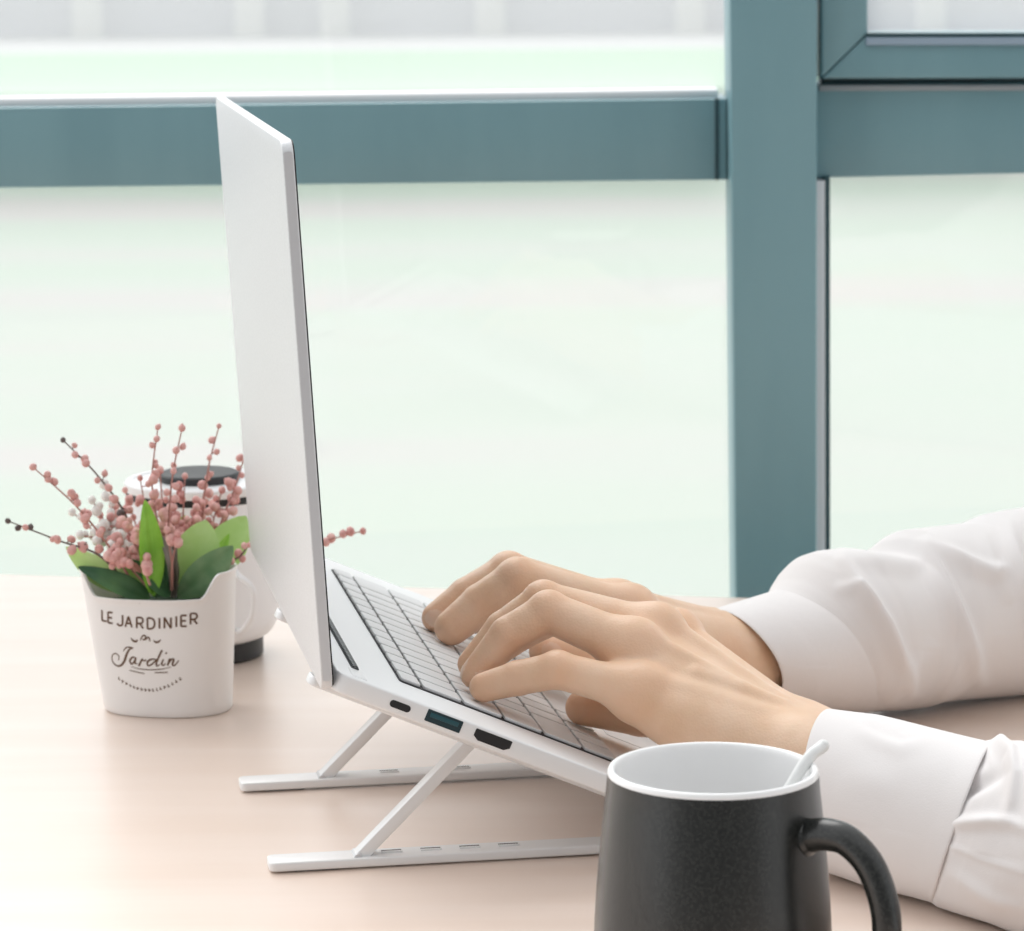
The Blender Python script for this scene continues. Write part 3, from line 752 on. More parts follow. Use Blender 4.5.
# ------------------------------------------------------------------ implicit surface (numpy surface nets)
def surface_nets(fn, lo, hi, h):
    lo = np.array(lo); n = np.ceil((np.array(hi) - lo) / h).astype(int) + 1
    xs = [lo[i] + h * np.arange(n[i]) for i in range(3)]
    Pg = np.stack(np.meshgrid(*xs, indexing='ij'), -1).astype(np.float32)
    D = fn(Pg.reshape(-1, 3)).reshape(n)
    S = D < 0
    corner = [(i, j, k) for i in (0, 1) for j in (0, 1) for k in (0, 1)]
    sl = lambda A, c: A[c[0]:n[0] - 1 + c[0], c[1]:n[1] - 1 + c[1], c[2]:n[2] - 1 + c[2]]
    cnt = sum(sl(S, c).astype(np.int8) for c in corner)
    act = (cnt > 0) & (cnt < 8)
    idx = -np.ones(act.shape, int); ijk = np.argwhere(act); idx[act] = np.arange(len(ijk))
    acc = np.zeros((len(ijk), 3)); num = np.zeros(len(ijk))
    for a in corner:
        for ax in range(3):
            if a[ax]: continue
            b = list(a); b[ax] = 1
            da = D[ijk[:, 0] + a[0], ijk[:, 1] + a[1], ijk[:, 2] + a[2]]; db = D[ijk[:, 0] + b[0], ijk[:, 1] + b[1], ijk[:, 2] + b[2]]
            cr_ = (da < 0) != (db < 0); t = np.where(cr_, da / np.where(cr_, da - db, 1), 0)
            p = np.tile(np.array(a, float), (len(ijk), 1)); p[:, ax] += t
            acc += p * cr_[:, None]; num += cr_
    V = lo + h * (ijk + acc / num[:, None])
    Fc = []
    for ax in range(3):
        o1, o2 = [(1, 2), (2, 0), (0, 1)][ax]
        sa = [slice(None)] * 3; sb = [slice(None)] * 3; sa[ax] = slice(0, -1); sb[ax] = slice(1, None)
        A, Bq = S[tuple(sa)], S[tuple(sb)]
        e = np.argwhere(A != Bq)
        e = e[(e[:, o1] > 0) & (e[:, o2] > 0) & (e[:, o1] < n[o1] - 1) & (e[:, o2] < n[o2] - 1)]
        flip = A[e[:, 0], e[:, 1], e[:, 2]]
        q = []
        for d1, d2 in ((-1, -1), (0, -1), (0, 0), (-1, 0)):
            c = e.copy(); c[:, o1] += d1; c[:, o2] += d2
            q.append(idx[c[:, 0], c[:, 1], c[:, 2]])
        q = np.stack(q, 1); q[~flip] = q[~flip][:, ::-1]
        Fc.append(q)
    Fc = np.concatenate(Fc); Fc = Fc[(Fc >= 0).all(1)]
    return V, Fc

def cone(P, a, b, ra, rb):
    a = np.array(a, np.float32); b = np.array(b, np.float32); ab = b - a
    t = np.clip(((P - a) @ ab) / (ab @ ab), 0, 1)
    return np.linalg.norm(P - a - t[:, None] * ab, axis=1) - (ra + (rb - ra) * t)
def smin(a, b, k):
    h = np.maximum(k - np.abs(a - b), 0) / k
    return np.minimum(a, b) - h * h * k * .25
def ball_sdf(P, c, r): return np.linalg.norm(P - np.array(c, np.float32), axis=1) - r

def V3(q): return np.array(at(*q)) if not isinstance(q, Vector) else np.array(q)
NAILS = []; JOINTS = []
def hand_fn(fingers, thumb, wrist, fore, dorsal, veins=()):
    """fingers: list of (MCP, PIP, DIP, TIP) points, radii; wrist: (ulnar, radial)"""
    dv = np.array(dorsal) / np.linalg.norm(dorsal)
    def fn(P):
        out = None
        n = len(fingers); wu, wr = wrist
        palm = None
        for i, (J, R) in enumerate(fingers):
            wp = wu + (wr - wu) * (i / (n - 1) * .84 + .08)
            d = cone(P, J[0] - dv * .0035, wp - dv * .001, R[0] + .0022, .0125)
            palm = d if palm is None else smin(palm, d, .012)
        # wrist and forearm
        for k in (0, 1):
            palm = smin(palm, cone(P, wrist[k], fore[k], .0150, .0185), .014)
        # heel of the hand
        palm = smin(palm, cone(P, wu * .7 + fingers[0][0][0] * .3 - dv * .009, fingers[0][0][0] * .75 + wu * .25 - dv * .007, .011, .0095), .012)
        # thenar
        palm = smin(palm, cone(P, wr - dv * .006, thumb[0][1], .013, thumb[1][1] + .002), .014)
        # tendons and knuckles
        for i, (J, R) in enumerate(fingers):
            wp = wu + (wr - wu) * (.25 + .5 * i / (n - 1))
            a = J[0] + dv * (R[0] - .0018); b = wp + dv * .0115
            palm = smin(palm, cone(P, a, b, .0024, .0012), .005)
            palm = smin(palm, ball_sdf(P, J[0] + dv * .0016, R[0] + .0004), .006)
        for a, b in veins: palm = smin(palm, cone(P, a, b, .0011, .0010), .005)
        out = palm
        allf = None
        for J, R in fingers + [(thumb[0], thumb[1])]:
            d = None
            for a in range(len(J) - 1):
                if a == 0 and J is thumb[0]: continue
                seg = cone(P, J[a], J[a + 1], R[a], R[a + 1])
                # soft waist in the middle of the bone
                d = seg if d is None else smin(d, seg, .0012)
            # joint knuckle on the back of the finger and a fleshy pad at the tip
            for a in range(1, 2):
                back = 2 * J[a] - J[a - 1] - J[a + 1]; ln_ = np.linalg.norm(back)
                if ln_ > 1e-5: d = smin(d, ball_sdf(P, J[a] + back / ln_ * .0006, R[a] + .0001), .002)
            t = (J[-1] - J[-2]) / np.linalg.norm(J[-1] - J[-2])
            allf = d if allf is None else np.minimum(allf, smin(allf, d, .0012))
        return smin(out, allf, .0075)
    return fn

def clean(Js, Rs): return ([V3(j) for j in Js], Rs)
# LEFT hand (near): its little finger is nearest the camera
lf = [clean([(640, 692, 1.392), (558, 670, 1.395), (518, 678, 1.400), (484, 687.3, 1.4015)], [.0090, .0078, .0074, .0063]),
      clean([(634, 648, 1.411), (549, 612, 1.422), (508, 635, 1.4205), (475, 674, 1.4180)], [.0102, .0088, .0080, .0064]),
      clean([(656, 632, 1.432), (544, 601, 1.446), (503, 629, 1.4465), (472, 664, 1.4440)], [.0100, .0086, .0078, .0064]),
      clean([(675, 637, 1.453), (562, 612, 1.472), (522, 632, 1.472), (492, 656, 1.468)], [.0098, .0084, .0077, .0062])]
lth = clean([(785, 727, 1.415), (712, 722, 1.447), (640, 714, 1.457), (583, 707.5, 1.446)], [.013, .0108, .0098, .0078])
lw = (V3((806, 758, 1.374)), V3((808, 745, 1.402)))
lfo = (V3((905, 802, 1.338)), V3((905, 786, 1.368)))
def dors(f0, f3, w):
    v = np.cross(f3 - f0, (w[0] + w[1]) / 2 - (f0 + f3) / 2)
    v = v / np.linalg.norm(v)
    return v if v[2] > 0 else -v
ld = dors(lf[0][0][0], lf[3][0][0], lw)
# RIGHT hand (far): its index finger is nearest the camera
rf = [clean([(606, 622, 1.600), (552, 600, 1.606), (530, 602, 1.606), (512, 606, 1.602)], [.0088, .0078, .0072, .0060]),
      clean([(606, 614, 1.580), (522, 587, 1.584), (494, 603, 1.582), (473, 620, 1.578)], [.0098, .0088, .0080, .0066]),
      clean([(618, 608, 1.556), (509, 572, 1.554), (466, 596, 1.550), (436.5, 617.5, 1.544)], [.0102, .0092, .0084, .0070]),
      clean([(630, 613, 1.530), (518, 580, 1.529), (481, 604, 1.528), (452, 627.5, 1.5235)], [.0104, .0100, .0094, .0082])]
rth = clean([(712, 660, 1.562), (655, 660, 1.535), (598, 655, 1.512), (546, 651, 1.498)], [.013, .0108, .0098, .0078])
rw = (V3((744, 642, 1.614)), V3((744, 652, 1.588)))
rfo = (V3((850, 640, 1.664)), V3((850, 648, 1.640)))
rd = dors(rf[0][0][0], rf[3][0][0], rw)

def vein_paths(f, w, dv):
    mcp = [J[0] for J, R_ in f]; mid = lambda i, k, u, h: (mcp[i] * (1 - k) + mcp[i + 1] * k) * (1 - u) + (w[0] * .5 + w[1] * .5) * u + dv * h
    return [(mid(0, .5, .30, .0108), mid(0, .6, .55, .0118)), (mid(0, .6, .55, .0118), mid(1, .2, .80, .0125))]

def build_hand(f, th, w, fo, dv, h=.00085):
    pts = np.array([p for J, R in f + [th] for p in J] + list(w) + list(fo))
    return surface_nets(hand_fn(f, th, w, fo, dv, vein_paths(f, w, dv)), pts.min(0) - .026, pts.max(0) + .026, h)

body_parts = []
for f, th, w, fo, dv in ((lf, lth, lw, lfo, ld), (rf, rth, rw, rfo, rd)):
    V, Fc = build_hand(f, th, w, fo, dv)
    if 'DBG' in globals():
        q = (V - np.array(B0)); hh = q @ np.array(BN); aa = q @ np.array(BD); k_ = (aa < BDEP) & (hh < .0018); print('PEN', k_.sum(), hh[aa < BDEP].min(), V[k_].mean(0) if k_.any() else '')
        for J, R_ in f + [th]: print('  tip clearance', [round(float((j - np.array(B0)) @ np.array(BN)) - r, 4) for j, r in zip(J, R_)])
    flush = np.zeros(len(V)); nail = np.zeros(len(V), bool)
    for J, R in f + [th]:
        for a in range(1, len(J) - 1):
            flush = np.maximum(flush, .75 * np.exp(-(np.linalg.norm(V - J[a], axis=1) / .012) ** 2))
        flush = np.maximum(flush, .8 * np.exp(-(np.linalg.norm(V - J[-1], axis=1) / .013) ** 2))
        flush = np.maximum(flush, .55 * np.exp(-(np.linalg.norm(V - J[0], axis=1) / .016) ** 2))
        # nail: an oval on the back of the last bone
        t = (J[-1] - J[-2]); t = t / np.linalg.norm(t)
        back = 2 * J[-2] - J[-3] - J[-1]; back = back - t * (back @ t)
        back = back / np.linalg.norm(back) if np.linalg.norm(back) > 1e-4 else dv
        c = J[-1] + back * R[-1] * .9 + t * .0012; side = np.cross(t, back)
        q = V - c
        m_ = ((q @ t) / .0050) ** 2 + ((q @ side) / .0042) ** 2 < 1
        m_ &= (q @ back) > -.0035
        nail |= m_
    body_parts.append((V, Fc, flush, nail))

# the rest of the figure, out of frame on the right: arms, neck and head
el_l = Vector((.47, 1.10, .045)); el_r = Vector((.50, 1.86, .045))
sh_l = Vector((.60, 1.30, .30)); sh_r = Vector((.60, 1.66, .30)); hip = Vector((.66, 1.48, -.27))
hc_ = Vector((.565, 1.48, .50))
def body_fn(P):
    d = None
    def add(x, k=.03):
        nonlocal d
        d = x if d is None else smin(d, x, k)
    for s, e, fo in ((sh_l, el_l, lfo), (sh_r, el_r, rfo)):
        add(cone(P, s, e, .036, .034)); add(cone(P, e, (fo[0] + fo[1]) / 2, .036, .024))
        add(cone(P, s, (.61, 1.48, .31), .036, .046), .03)
    add(cone(P, (.62, 1.48, .25), (.645, 1.48, -.05), .09, .09), .05)
    add(cone(P, (.62, 1.42, .20), (.645, 1.42, -.2), .05, .07), .05); add(cone(P, (.62, 1.54, .20), (.645, 1.54, -.2), .05, .07), .05)
    add(cone(P, (.605, 1.48, .32), (.585, 1.48, .44), .052, .048), .04)
    h = (P - np.array(hc_, np.float32)) / np.array([1.08, .86, 1.18], np.float32)
    add(np.linalg.norm(h, axis=1) * .9 - .085 * .9 - .004, .03)
    f = np.array(hc_)
    add(cone(P, f + (-.05, 0, -.05), f + (-.065, 0, -.085), .045, .022), .03)          # jaw and chin
    add(cone(P, f + (-.092, 0, .005), f + (-.112, 0, -.032), .007, .012), .012)         # nose
    add(cone(P, f + (-.085, -.035, .022), f + (-.085, .035, .022), .010, .010), .012)    # brow
    add(cone(P, f + (-.094, -.014, -.062), f + (-.094, .014, -.062), .007, .007), .008)  # lips
    for sg in (-1, 1):
        add(cone(P, f + (.005, sg * .078, .014), f + (.0, sg * .076, -.024), .011, .008), .006)
        d = -smin(-d, ball_sdf(P, f + (-.104, sg * .032, .004), .013), .010)
        add(ball_sdf(P, f + (-.084, sg * .031, .004), .012), .003)
    return d
Vb, Fb = surface_nets(lambda P: np.maximum(body_fn(P), P[:, 2] - .395), (.08, .98, -.33), (.80, 1.98, .42), .0065)
body_parts.append((Vb, Fb, np.zeros(len(Vb)), np.zeros(len(Vb), bool)))
Vb, Fb = surface_nets(lambda P: np.maximum(body_fn(P), .385 - P[:, 2]), (.42, 1.36, .37), (.70, 1.60, .64), .0028)
fh = np.array(hc_); lip = np.linalg.norm((Vb - (fh + (-.10, 0, -.062))) / (.02, .024, .008), axis=1)
body_parts.append((Vb, Fb, np.where(lip < 1, 1.0, 0.0), np.zeros(len(Vb), bool)))

person = thing('person', 'person in a white shirt, both forearms on the desk, typing on the laptop', 'person', (.62, 1.48, FLOOR))
org = np.array(ROOT[person.name])
Vs = []; Fs = []; fl = []; nl = []; o_ = 0
for V, Fc, f_, n_ in body_parts:
    Vs.append(V - org); Fs.append(Fc + o_); fl.append(f_); nl.append(n_); o_ += len(V)
Vs = np.concatenate(Vs); Fs = np.concatenate(Fs); fl = np.concatenate(fl); nl = np.concatenate(nl)
me = bpy.data.meshes.new('body'); me.from_pydata(Vs.tolist(), [], Fs.tolist()); me.update()
att = me.attributes.new('flush', 'FLOAT', 'POINT'); att.data.foreach_set('value', fl.astype(np.float32))
me.materials.append(M['skin']); me.materials.append(M['nail'])
M['eye'] = mat('eye white', (.82, .80, .78), .2); M['iris'] = mat('dark brown iris', (.03, .018, .012), .15)
for k in ('eye', 'iris', 'hair'): me.materials.append(M[k])
mi = nl[Fs].all(1).astype(np.int32); ctr = Vs[Fs].mean(1) + org
for sg in (-1, 1):
    e_ = np.array(hc_) + (-.084, sg * .031, .004); q = ctr - e_; dd = np.linalg.norm(q, axis=1)
    m_ = (dd < .0132) & (q[:, 0] < -.004) & (np.abs(q[:, 2]) < .0065); mi[m_] = 2
    mi[m_ & (np.hypot(q[:, 1], q[:, 2] + .0015) < .0052)] = 3
    b_ = ctr - (np.array(hc_) + (-.092, sg * .032, .026)); mi[(np.abs(b_[:, 1]) < .020) & (np.abs(b_[:, 2] + abs(1) * (b_[:, 1] / .03) ** 2 * .004) < .0034) & (np.abs(b_[:, 0]) < .03)] = 4; me.polygons.foreach_set('material_index', mi)
me.polygons.foreach_set('use_smooth', np.ones(len(Fs), bool))
bo = bpy.data.objects.new('body', me); COL.objects.link(bo); bo.parent = person
sm = bo.modifiers.new('smooth', 'SMOOTH'); sm.factor = .5; sm.iterations = 2

# hair
def hair_fn(P):
    h = (P - np.array(hc_ + Vector((.014, 0, .020)), np.float32)) / np.array([1.08, .92, 1.12], np.float32)
    d = np.linalg.norm(h, axis=1) * .95 - .0885
    cut = ball_sdf(P, np.array(hc_ + Vector((-.098, 0, -.045)), np.float32), .085)
    d = np.maximum(d, -cut)
    low = -(P[:, 2] - (hc_.z - .055))
    return np.maximum(d, low)
Vh, Fh = surface_nets(hair_fn, np.array(hc_) - .14, np.array(hc_) + .14, .004)
def np_obj(name, V, Fc, m, parent):
    me = bpy.data.meshes.new(name); me.from_pydata((V - np.array(origin_of(parent))).tolist(), [], Fc.tolist()); me.update()
    me.polygons.foreach_set('use_smooth', np.ones(len(Fc), bool)); me.materials.append(m)
    o = bpy.data.objects.new(name, me); COL.objects.link(o); o.parent = parent
    s_ = o.modifiers.new('smooth', 'SMOOTH'); s_.factor = .5; s_.iterations = 3
    return o
np_obj('hair', Vh, Fh, M['hair'], person)

# ------------------------------------------------------------------ shirt
def interp(tab, x):
    xs = [t[0] for t in tab]; ys = [t[1] for t in tab]
    return float(np.interp(x, xs, ys))
def seg_dist(px, py, poly):
    best = 1e9; tt = 0; n = len(poly) - 1; sg = 1
    for i in range(n):
        ax, ay = poly[i]; bx, by = poly[i + 1]
        dx, dy = bx - ax, by - ay; L2 = dx * dx + dy * dy
        t = max(0, min(1, ((px - ax) * dx + (py - ay) * dy) / L2))
        ex_, ey_ = px - ax - t * dx, py - ay - t * dy
        d = math.hypot(ex_, ey_)
        if d < best: best = d; tt = (i + t) / n; sg = 1 if dx * ey_ - dy * ex_ > 0 else -1
    return best, tt, sg
def sleeve(x0, x1, nx, top, bot, Yc, ridges, slant, arm_dir, thick_f, noise_amp, name, parent, seed, fxs=lambda x: 0):
    """rings follow the measured outline; ridges are folds drawn in (x, y) of the photo frame on the near side"""
    r = random.Random(seed); NT = 200
    ad = Vector(arm_dir).normalized(); hn = Vector((ad.y, -ad.x, 0)).normalized()     # towards the camera
    if hn.y > 0: hn = -hn
    ph = [(r.uniform(2, 5), r.uniform(20, 60), r.uniform(0, 6)) for _ in range(6)]
    bm = NB(); rings = []
    for i in range(nx + 1):
        x = x0 + (x1 - x0) * i / nx
        yt, yb = interp(top, x + slant(x)), interp(bot, x - slant(x)); Y = interp(Yc, x)
        C0 = at(x, (yt + yb) / 2, Y); T_ = at(x, yt, Y); rz = (T_ - C0).length; ry = rz * interp(thick_f, x)
        ring = []
        for k in range(NT):
            th = 2 * PI * k / NT; v = math.sin(th); f = math.cos(th)
            edge = min(1, max(0, (x - x0) / 14))
            n3 = (hn * f * rz + Vector((0, 0, 1)) * v * ry).normalized()
            p = C0 + hn * (f * ry) + Vector((0, 0, 1)) * (v * rz)
            p = p + ad * ((slant(x) * v + fxs(x) * f) / 3392 * Y / max(.3, ad.x))
            xx, yv = to_px(p)
            disp = 0
            for poly, amp, wd, sharp in ridges:
                d, t, sg = seg_dist(xx, yv, poly)
                fade = math.sin(PI * t) ** .8 * edge
                w_ = wd * (1.0 if sg > 0 else sharp)
                disp += amp * fade * math.exp(-(d / w_) ** 2)
            for a, b, c in ph:
                disp += noise_amp * math.sin(a * th + c) * math.sin(x / b * 2 + c * 3) / 3
            if f < 0: disp *= .7
            p = p + n3 * disp
            p.z = max(p.z, .0012)
            ring.append(bm.verts.new(p))
        rings.append(ring)
    for a, b in zip(rings, rings[1:]):
        for k in range(NT): bm.faces.new((a[k], b[k], b[(k + 1) % NT], a[(k + 1) % NT]))
    return bm, rings, NT, hn, ad

def cuff_end(bm, rings, NT):
    """turn the sewn end of the cuff inward onto the sleeve"""
    r0 = rings[-1]; c = sum((v.co for v in r0), Vector()) / NT
    ax = (c - sum((v.co for v in rings[-2]), Vector()) / NT).normalized(); prev = r0
    for off, dep in ((.0003, .0004), (.0009, .0006), (.003, .0004), (.009, .0)):
        nr = [bm.verts.new(c + (v.co - c) * (1 - off / max((v.co - c).length, 1e-4)) + ax * dep) for v in r0]
        for k in range(NT): bm.faces.new((prev[k], nr[k], nr[(k + 1) % NT], prev[(k + 1) % NT]))
        prev = nr

def cuff_close(bm, rings, NT, t=.0011):
    """turn the opening edge inward to give the cloth thickness"""
    r0 = rings[0]; c = sum((v.co for v in r0), Vector()) / NT
    ax = (sum((v.co for v in rings[1]), Vector()) / NT - c).normalized()
    prev = r0
    for off, dep in ((.0004, -.0005), (.0011, -.0002), (.0014, .0012), (.0016, .03)):
        nr = []
        for v in r0:
            q = v.co - c; nr.append(bm.verts.new(c + q * (1 - off / max(q.length, 1e-4)) + ax * dep))
        for k in range(NT): bm.faces.new((prev[k], nr[k], nr[(k + 1) % NT], prev[(k + 1) % NT]))
        prev = nr

shirt_root = None
# torso of the shirt (out of frame), carries the sleeves
def torso_fn(P):
    d = None
    for x in [cone(P, (.62, 1.48, .25), (.645, 1.48, -.05), .120, .118), cone(P, (.62, 1.40, .22), (.65, 1.41, -.22), .085, .095), cone(P, (.62, 1.56, .22), (.65, 1.55, -.22), .085, .095),
              cone(P, sh_l, (.61, 1.48, .31), .062, .072), cone(P, sh_r, (.61, 1.48, .31), .062, .072),
              cone(P, sh_l, el_l, .062, .054), cone(P, sh_r, el_r, .062, .054),
              cone(P, el_l, (.265, 1.198, .050), .052, .040), cone(P, el_r, (.38, 1.785, .044), .052, .043)]:
        d = x if d is None else smin(d, x, .06)
    d = np.maximum(d, P[:, 2] - (.36 + (P[:, 0] - .6) * .35))
    d = np.maximum(d, -(P[:, 2] + .26))
    wr = .0018 * np.sin(P[:, 0] * 95 + P[:, 2] * 60 + 3 * np.sin(P[:, 1] * 40)) + .0012 * np.sin(P[:, 1] * 130 - P[:, 2] * 80)
    d = d + wr
    return np.maximum(d, np.where((P[:, 0] < .47), .0015 - P[:, 2], -1))
Vt, Ft = surface_nets(torso_fn, (.20, .98, -.30), (.80, 1.98, .42), .006)
shirt = np_obj('shirt', Vt, Ft, M['shirt'], person)
bm = NB()
ringp = [Vector((.603 + .060 * math.cos(a), 1.48 + .064 * math.sin(a), .365 + .02 * math.cos(a))) for a in [2 * PI * i / 40 for i in range(40)]]
lo_ = [bm.verts.new(p) for p in ringp]; hi_ = [bm.verts.new(p + Vector((-.008, 0, .038))) for p in ringp]
lo2 = [bm.verts.new(p + (p - Vector((.603, 1.48, p.z))) * .16 + Vector((0, 0, -.004))) for p in ringp]
for i in range(40):
    j = (i + 1) % 40
    bm.faces.new((lo_[i], lo_[j], hi_[j], hi_[i])); bm.faces.new((hi_[i], hi_[j], lo2[j], lo2[i]))
obj('collar', bm, M['shirt'], shirt)

# RIGHT sleeve (far)
topR = [(700, 615), (720, 607.5), (760, 597), (782, 593), (790, 587), (800, 578), (814, 562), (824, 553.5), (834, 550.5), (850, 549), (886, 556), (902, 555), (911, 540), (922, 531), (950, 528), (985, 524), (1005, 515), (1024, 511), (1100, 500), (1300, 480)]
botR = [(700, 690), (740, 700), (790, 709), (830, 710), (850, 712), (905, 706), (920, 701), (1024, 692), (1100, 685), (1300, 668)]
YcR = [(700, 1.575), (776, 1.606), (860, 1.640), (1024, 1.700), (1300, 1.800)]
rdR = [([(838, 556), (862, 590), (886, 625), (905, 665), (912, 700)], 0.0052, 9, .75),
       ([(832, 588), (858, 590), (876, 612)], 0.0027, 7, .75),
       ([(921, 536), (934, 566), (954, 608), (972, 650), (982, 690)], 0.0059, 10, .75),
       ([(924, 540), (955, 556), (992, 574), (1010, 570)], 0.0042, 9, .75),
       ([(834, 553), (870, 560), (905, 566), (925, 565)], 0.0037, 9, .75),
       ([(1006, 518), (1016, 560), (1030, 600), (1036, 640)], 0.0049, 11, .75),
       ([(982, 530), (1000, 580), (1010, 605)], 0.0022, 9, .75),
       ([(880, 700), (905, 680), (935, 640)], 0.0027, 12, .75),
       ([(940, 700), (952, 670), (960, 640)], 0.0022, 10, .75),
       ([(1060, 500), (1075, 580), (1090, 660)], 0.0049, 14, .75), ([(1140, 500), (1120, 580), (1130, 660)], 0.0049, 14, .75)]
bmS, rg, NT, hn, ad = sleeve(806, 1290, 320, topR, botR, YcR, rdR, lambda x: -24 + 30 * min(1, max(0, (x - 800) / 90)), (.15, .10, 0), [(700, 1.2), (806, 1.19), (822, 1.24), (850, 1.15), (1300, 1.05)], .0003, 'sleeve', shirt, 3)
obj('sleeve', bmS, M['shirt'], shirt, angle=70)
slR = lambda x: -20 + 2 * max(0, min(1, (x - 758) / 60))
topC = [(730, 603.5), (760, 596), (795, 586), (820, 582), (840, 578)]
bmS, rg, NT, hn, ad = sleeve(742, 836, 40, [(700, 614), (722, 607), (760, 597), (795, 587), (840, 580)], [(700, 690), (742, 696), (790, 708), (840, 714)], YcR, [], slR, (.15, .10, 0), [(700, 1.3), (850, 1.25)], .0002, 'cuff', shirt, 4)
cuff_close(bmS, rg, NT); obj('cuff', bmS, M['shirt'], shirt, angle=70)

# LEFT sleeve (near)
YcL = [(790, 1.385), (822, 1.372), (948, 1.322), (1024, 1.292), (1300, 1.19)]
topL = [(790, 706), (822, 711), (870, 716), (930, 728), (985, 740), (1000, 743)]
botL = [(790, 852), (830, 868), (880, 888), (935, 904), (962, 914)]
slL = lambda x: -6 + 30 * max(0, min(1, (x - 822) / 120))
rdC = [([(850, 725), (880, 740), (900, 748), (930, 740)], .0012, 9, .6), ([(845, 770), (900, 795)], .0006, 16, 1)]
bmS, rg, NT, hn, ad = sleeve(828, 962, 60, topL, botL, YcL, rdC, slL, (.084, -.054, 0), [(790, .95), (962, .92)], .0003, 'cuff', shirt, 5, lambda x: 10 + 9 * max(0, min(1, (x - 828) / 110)))
cuff_end(bmS, rg, NT); cuff_close(bmS, rg, NT); cuffL = obj('cuff', bmS, M['shirt'], shirt, angle=70)
# stitched seam line at the end of the cuff
topS = [(960, 740), (975, 743), (986, 743.5), (994, 741), (1010, 741), (1040, 742), (1100, 742), (1300, 760)]
botS = [(910, 890), (921, 895), (932, 901), (942, 908), (985, 922), (1010, 930), (1060, 945), (1300, 985)]
rdS = [([(958, 742), (978, 738), (998, 742), (1012, 756), (1016, 776), (1012, 800), (1004, 822)], .0046, 8, .8),
       ([(940, 827), (960, 822), (990, 820), (1012, 822), (1035, 832)], .0034, 7, .8),
       ([(944, 800), (962, 792), (985, 781), (1008, 770)], -.0040, 7, 1.3), ([(950, 778), (970, 762), (990, 758)], -.0020, 8, 1.2),
       ([(934, 840), (955, 847), (980, 858), (1010, 867), (1060, 885)], .0010, 3.5, .6), ([(945, 868), (970, 884), (995, 899), (1030, 912)], .0022, 10, .6),
       ([(1016, 735), (1030, 765), (1040, 800), (1046, 860)], .0035, 12, .5), ([(1090, 750), (1100, 820), (1095, 900)], .004, 16, .5)]
bmS, rg, NT, hn, ad = sleeve(944, 1290, 300, topS, botS, YcL, rdS, lambda x: 24, (.084, -.054, 0), [(940, .885), (958, .89), (985, .92), (1300, .95)], .0004, 'sleeve', shirt, 6, lambda x: 19 * max(0, min(1, (1120 - x) / 140)))
obj('sleeve', bmS, M['shirt'], shirt, angle=70)

# seated legs and a stool, out of frame under the desk edge
def leg_fn(P):
    d = None
    for s in (-1, 1):
        for x in (cone(P, (.68, 1.48 + s * .09, -.235), (.30, 1.48 + s * .11, -.20), .085, .062), cone(P, (.30, 1.48 + s * .11, -.20), (.34, 1.48 + s * .11, -.66), .060, .045), cone(P, (.34, 1.48 + s * .11, -.69), (.22, 1.48 + s * .12, -.705), .040, .034)):
            d = x if d is None else smin(d, x, .03)
    d = smin(d, cone(P, (.67, 1.42, -.22), (.67, 1.54, -.22), .105, .105), .05)
    return np.maximum(d, -(P[:, 2] - FLOOR - .001))
Vl, Fl = surface_nets(leg_fn, (.14, 1.26, -.745), (.82, 1.72, -.09), .008)
np_obj('trousers', Vl, Fl, M['trouser'], person)
stool = thing('stool', 'round wooden stool the typing person sits on', 'stool', (.69, 1.48, FLOOR))
bm = NB(); lathe(bm, (.69, 1.48, 0), [(0, -.37), (.17, -.37), (.18, -.365), (.18, -.342), (.17, -.337), (0, -.337)], 48); obj('seat', bm, M['desk_edge'], stool)
for k in range(4):
    a = PI / 4 + k * PI / 2
    bm = NB(); tube(bm, [(.69 + .11 * math.cos(a), 1.48 + .11 * math.sin(a), -.37), (.69 + .16 * math.cos(a), 1.48 + .16 * math.sin(a), FLOOR)], .015, 14); obj('leg', bm, M['desk_edge'], stool)

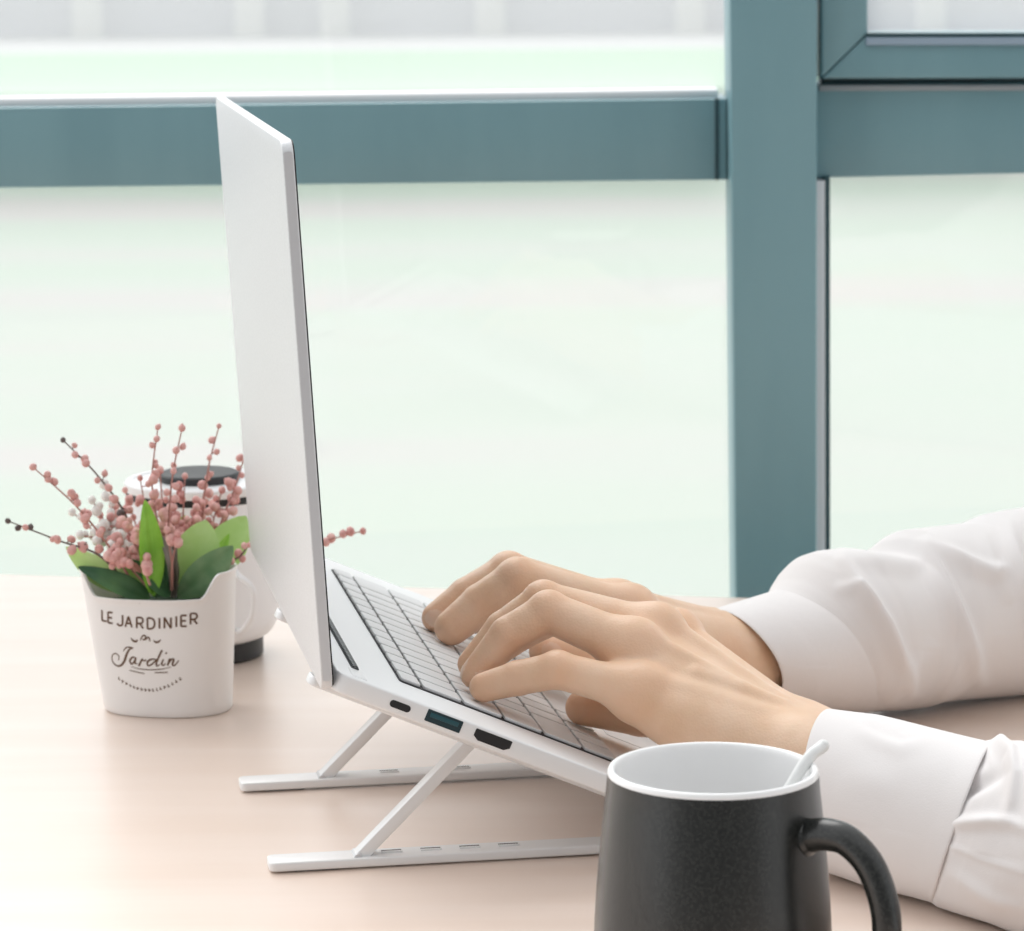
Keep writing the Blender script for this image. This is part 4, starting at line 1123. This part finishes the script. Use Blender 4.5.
# ------------------------------------------------------------------ light
w = bpy.data.worlds.new('sky'); scene.world = w; w.use_nodes = True
nt = w.node_tree; bg = nt.nodes['Background']
tc = nt.nodes.new('ShaderNodeTexCoord'); sx = nt.nodes.new('ShaderNodeSeparateXYZ')
# overcast daylight: brightest over the garden, dimmer towards the room behind the camera
rp = nt.nodes.new('ShaderNodeValToRGB'); e = rp.color_ramp.elements; rp.color_ramp.interpolation = 'EASE'
e[0].position = 0; e[0].color = (.20, .20, .20, 1); e[1].position = 1; e[1].color = (.92, .92, .92, 1)
for ps, k in ((.08, .26), (.24, .66), (.5, .76)):
    q = e.new(ps); q.color = (k, k, k, 1)
m1_ = nt.nodes.new('ShaderNodeMath'); m1_.operation = 'MULTIPLY_ADD'; m1_.inputs[1].default_value = .5; m1_.inputs[2].default_value = .5
m2_ = nt.nodes.new('ShaderNodeMath'); m2_.operation = 'MULTIPLY_ADD'; m2_.inputs[1].default_value = -.18; m2_.inputs[2].default_value = 1.18
m3_ = nt.nodes.new('ShaderNodeMath'); m3_.operation = 'MULTIPLY'
nt.links.new(tc.outputs['Generated'], sx.inputs[0]); nt.links.new(sx.outputs['Y'], m1_.inputs[0]); nt.links.new(m1_.outputs[0], rp.inputs[0])
nt.links.new(sx.outputs['X'], m2_.inputs[0]); nt.links.new(m2_.outputs[0], m3_.inputs[0]); nt.links.new(rp.outputs[0], m3_.inputs[1]); nt.links.new(m3_.outputs[0], bg.inputs['Strength'])
bg.inputs['Color'].default_value = (.97, .985, 1.0, 1)
sl_ = bpy.data.lights.new('sun', 'SUN'); so = bpy.data.objects.new('sun', sl_); COL.objects.link(so)
sl_.energy = 1.7; sl_.angle = math.radians(50); sl_.color = (1, .985, .96)
d = Vector((.42, -.78, -.85))      # from the window side, left and above
so.rotation_euler = d.to_track_quat('-Z', 'Y').to_euler(); so.location = (-2, 4, 4)

vs = scene.view_settings
vs.view_transform = 'Standard'; vs.look = 'None'; vs.gamma = 1; vs.use_curve_mapping = False; vs.exposure = 0.36
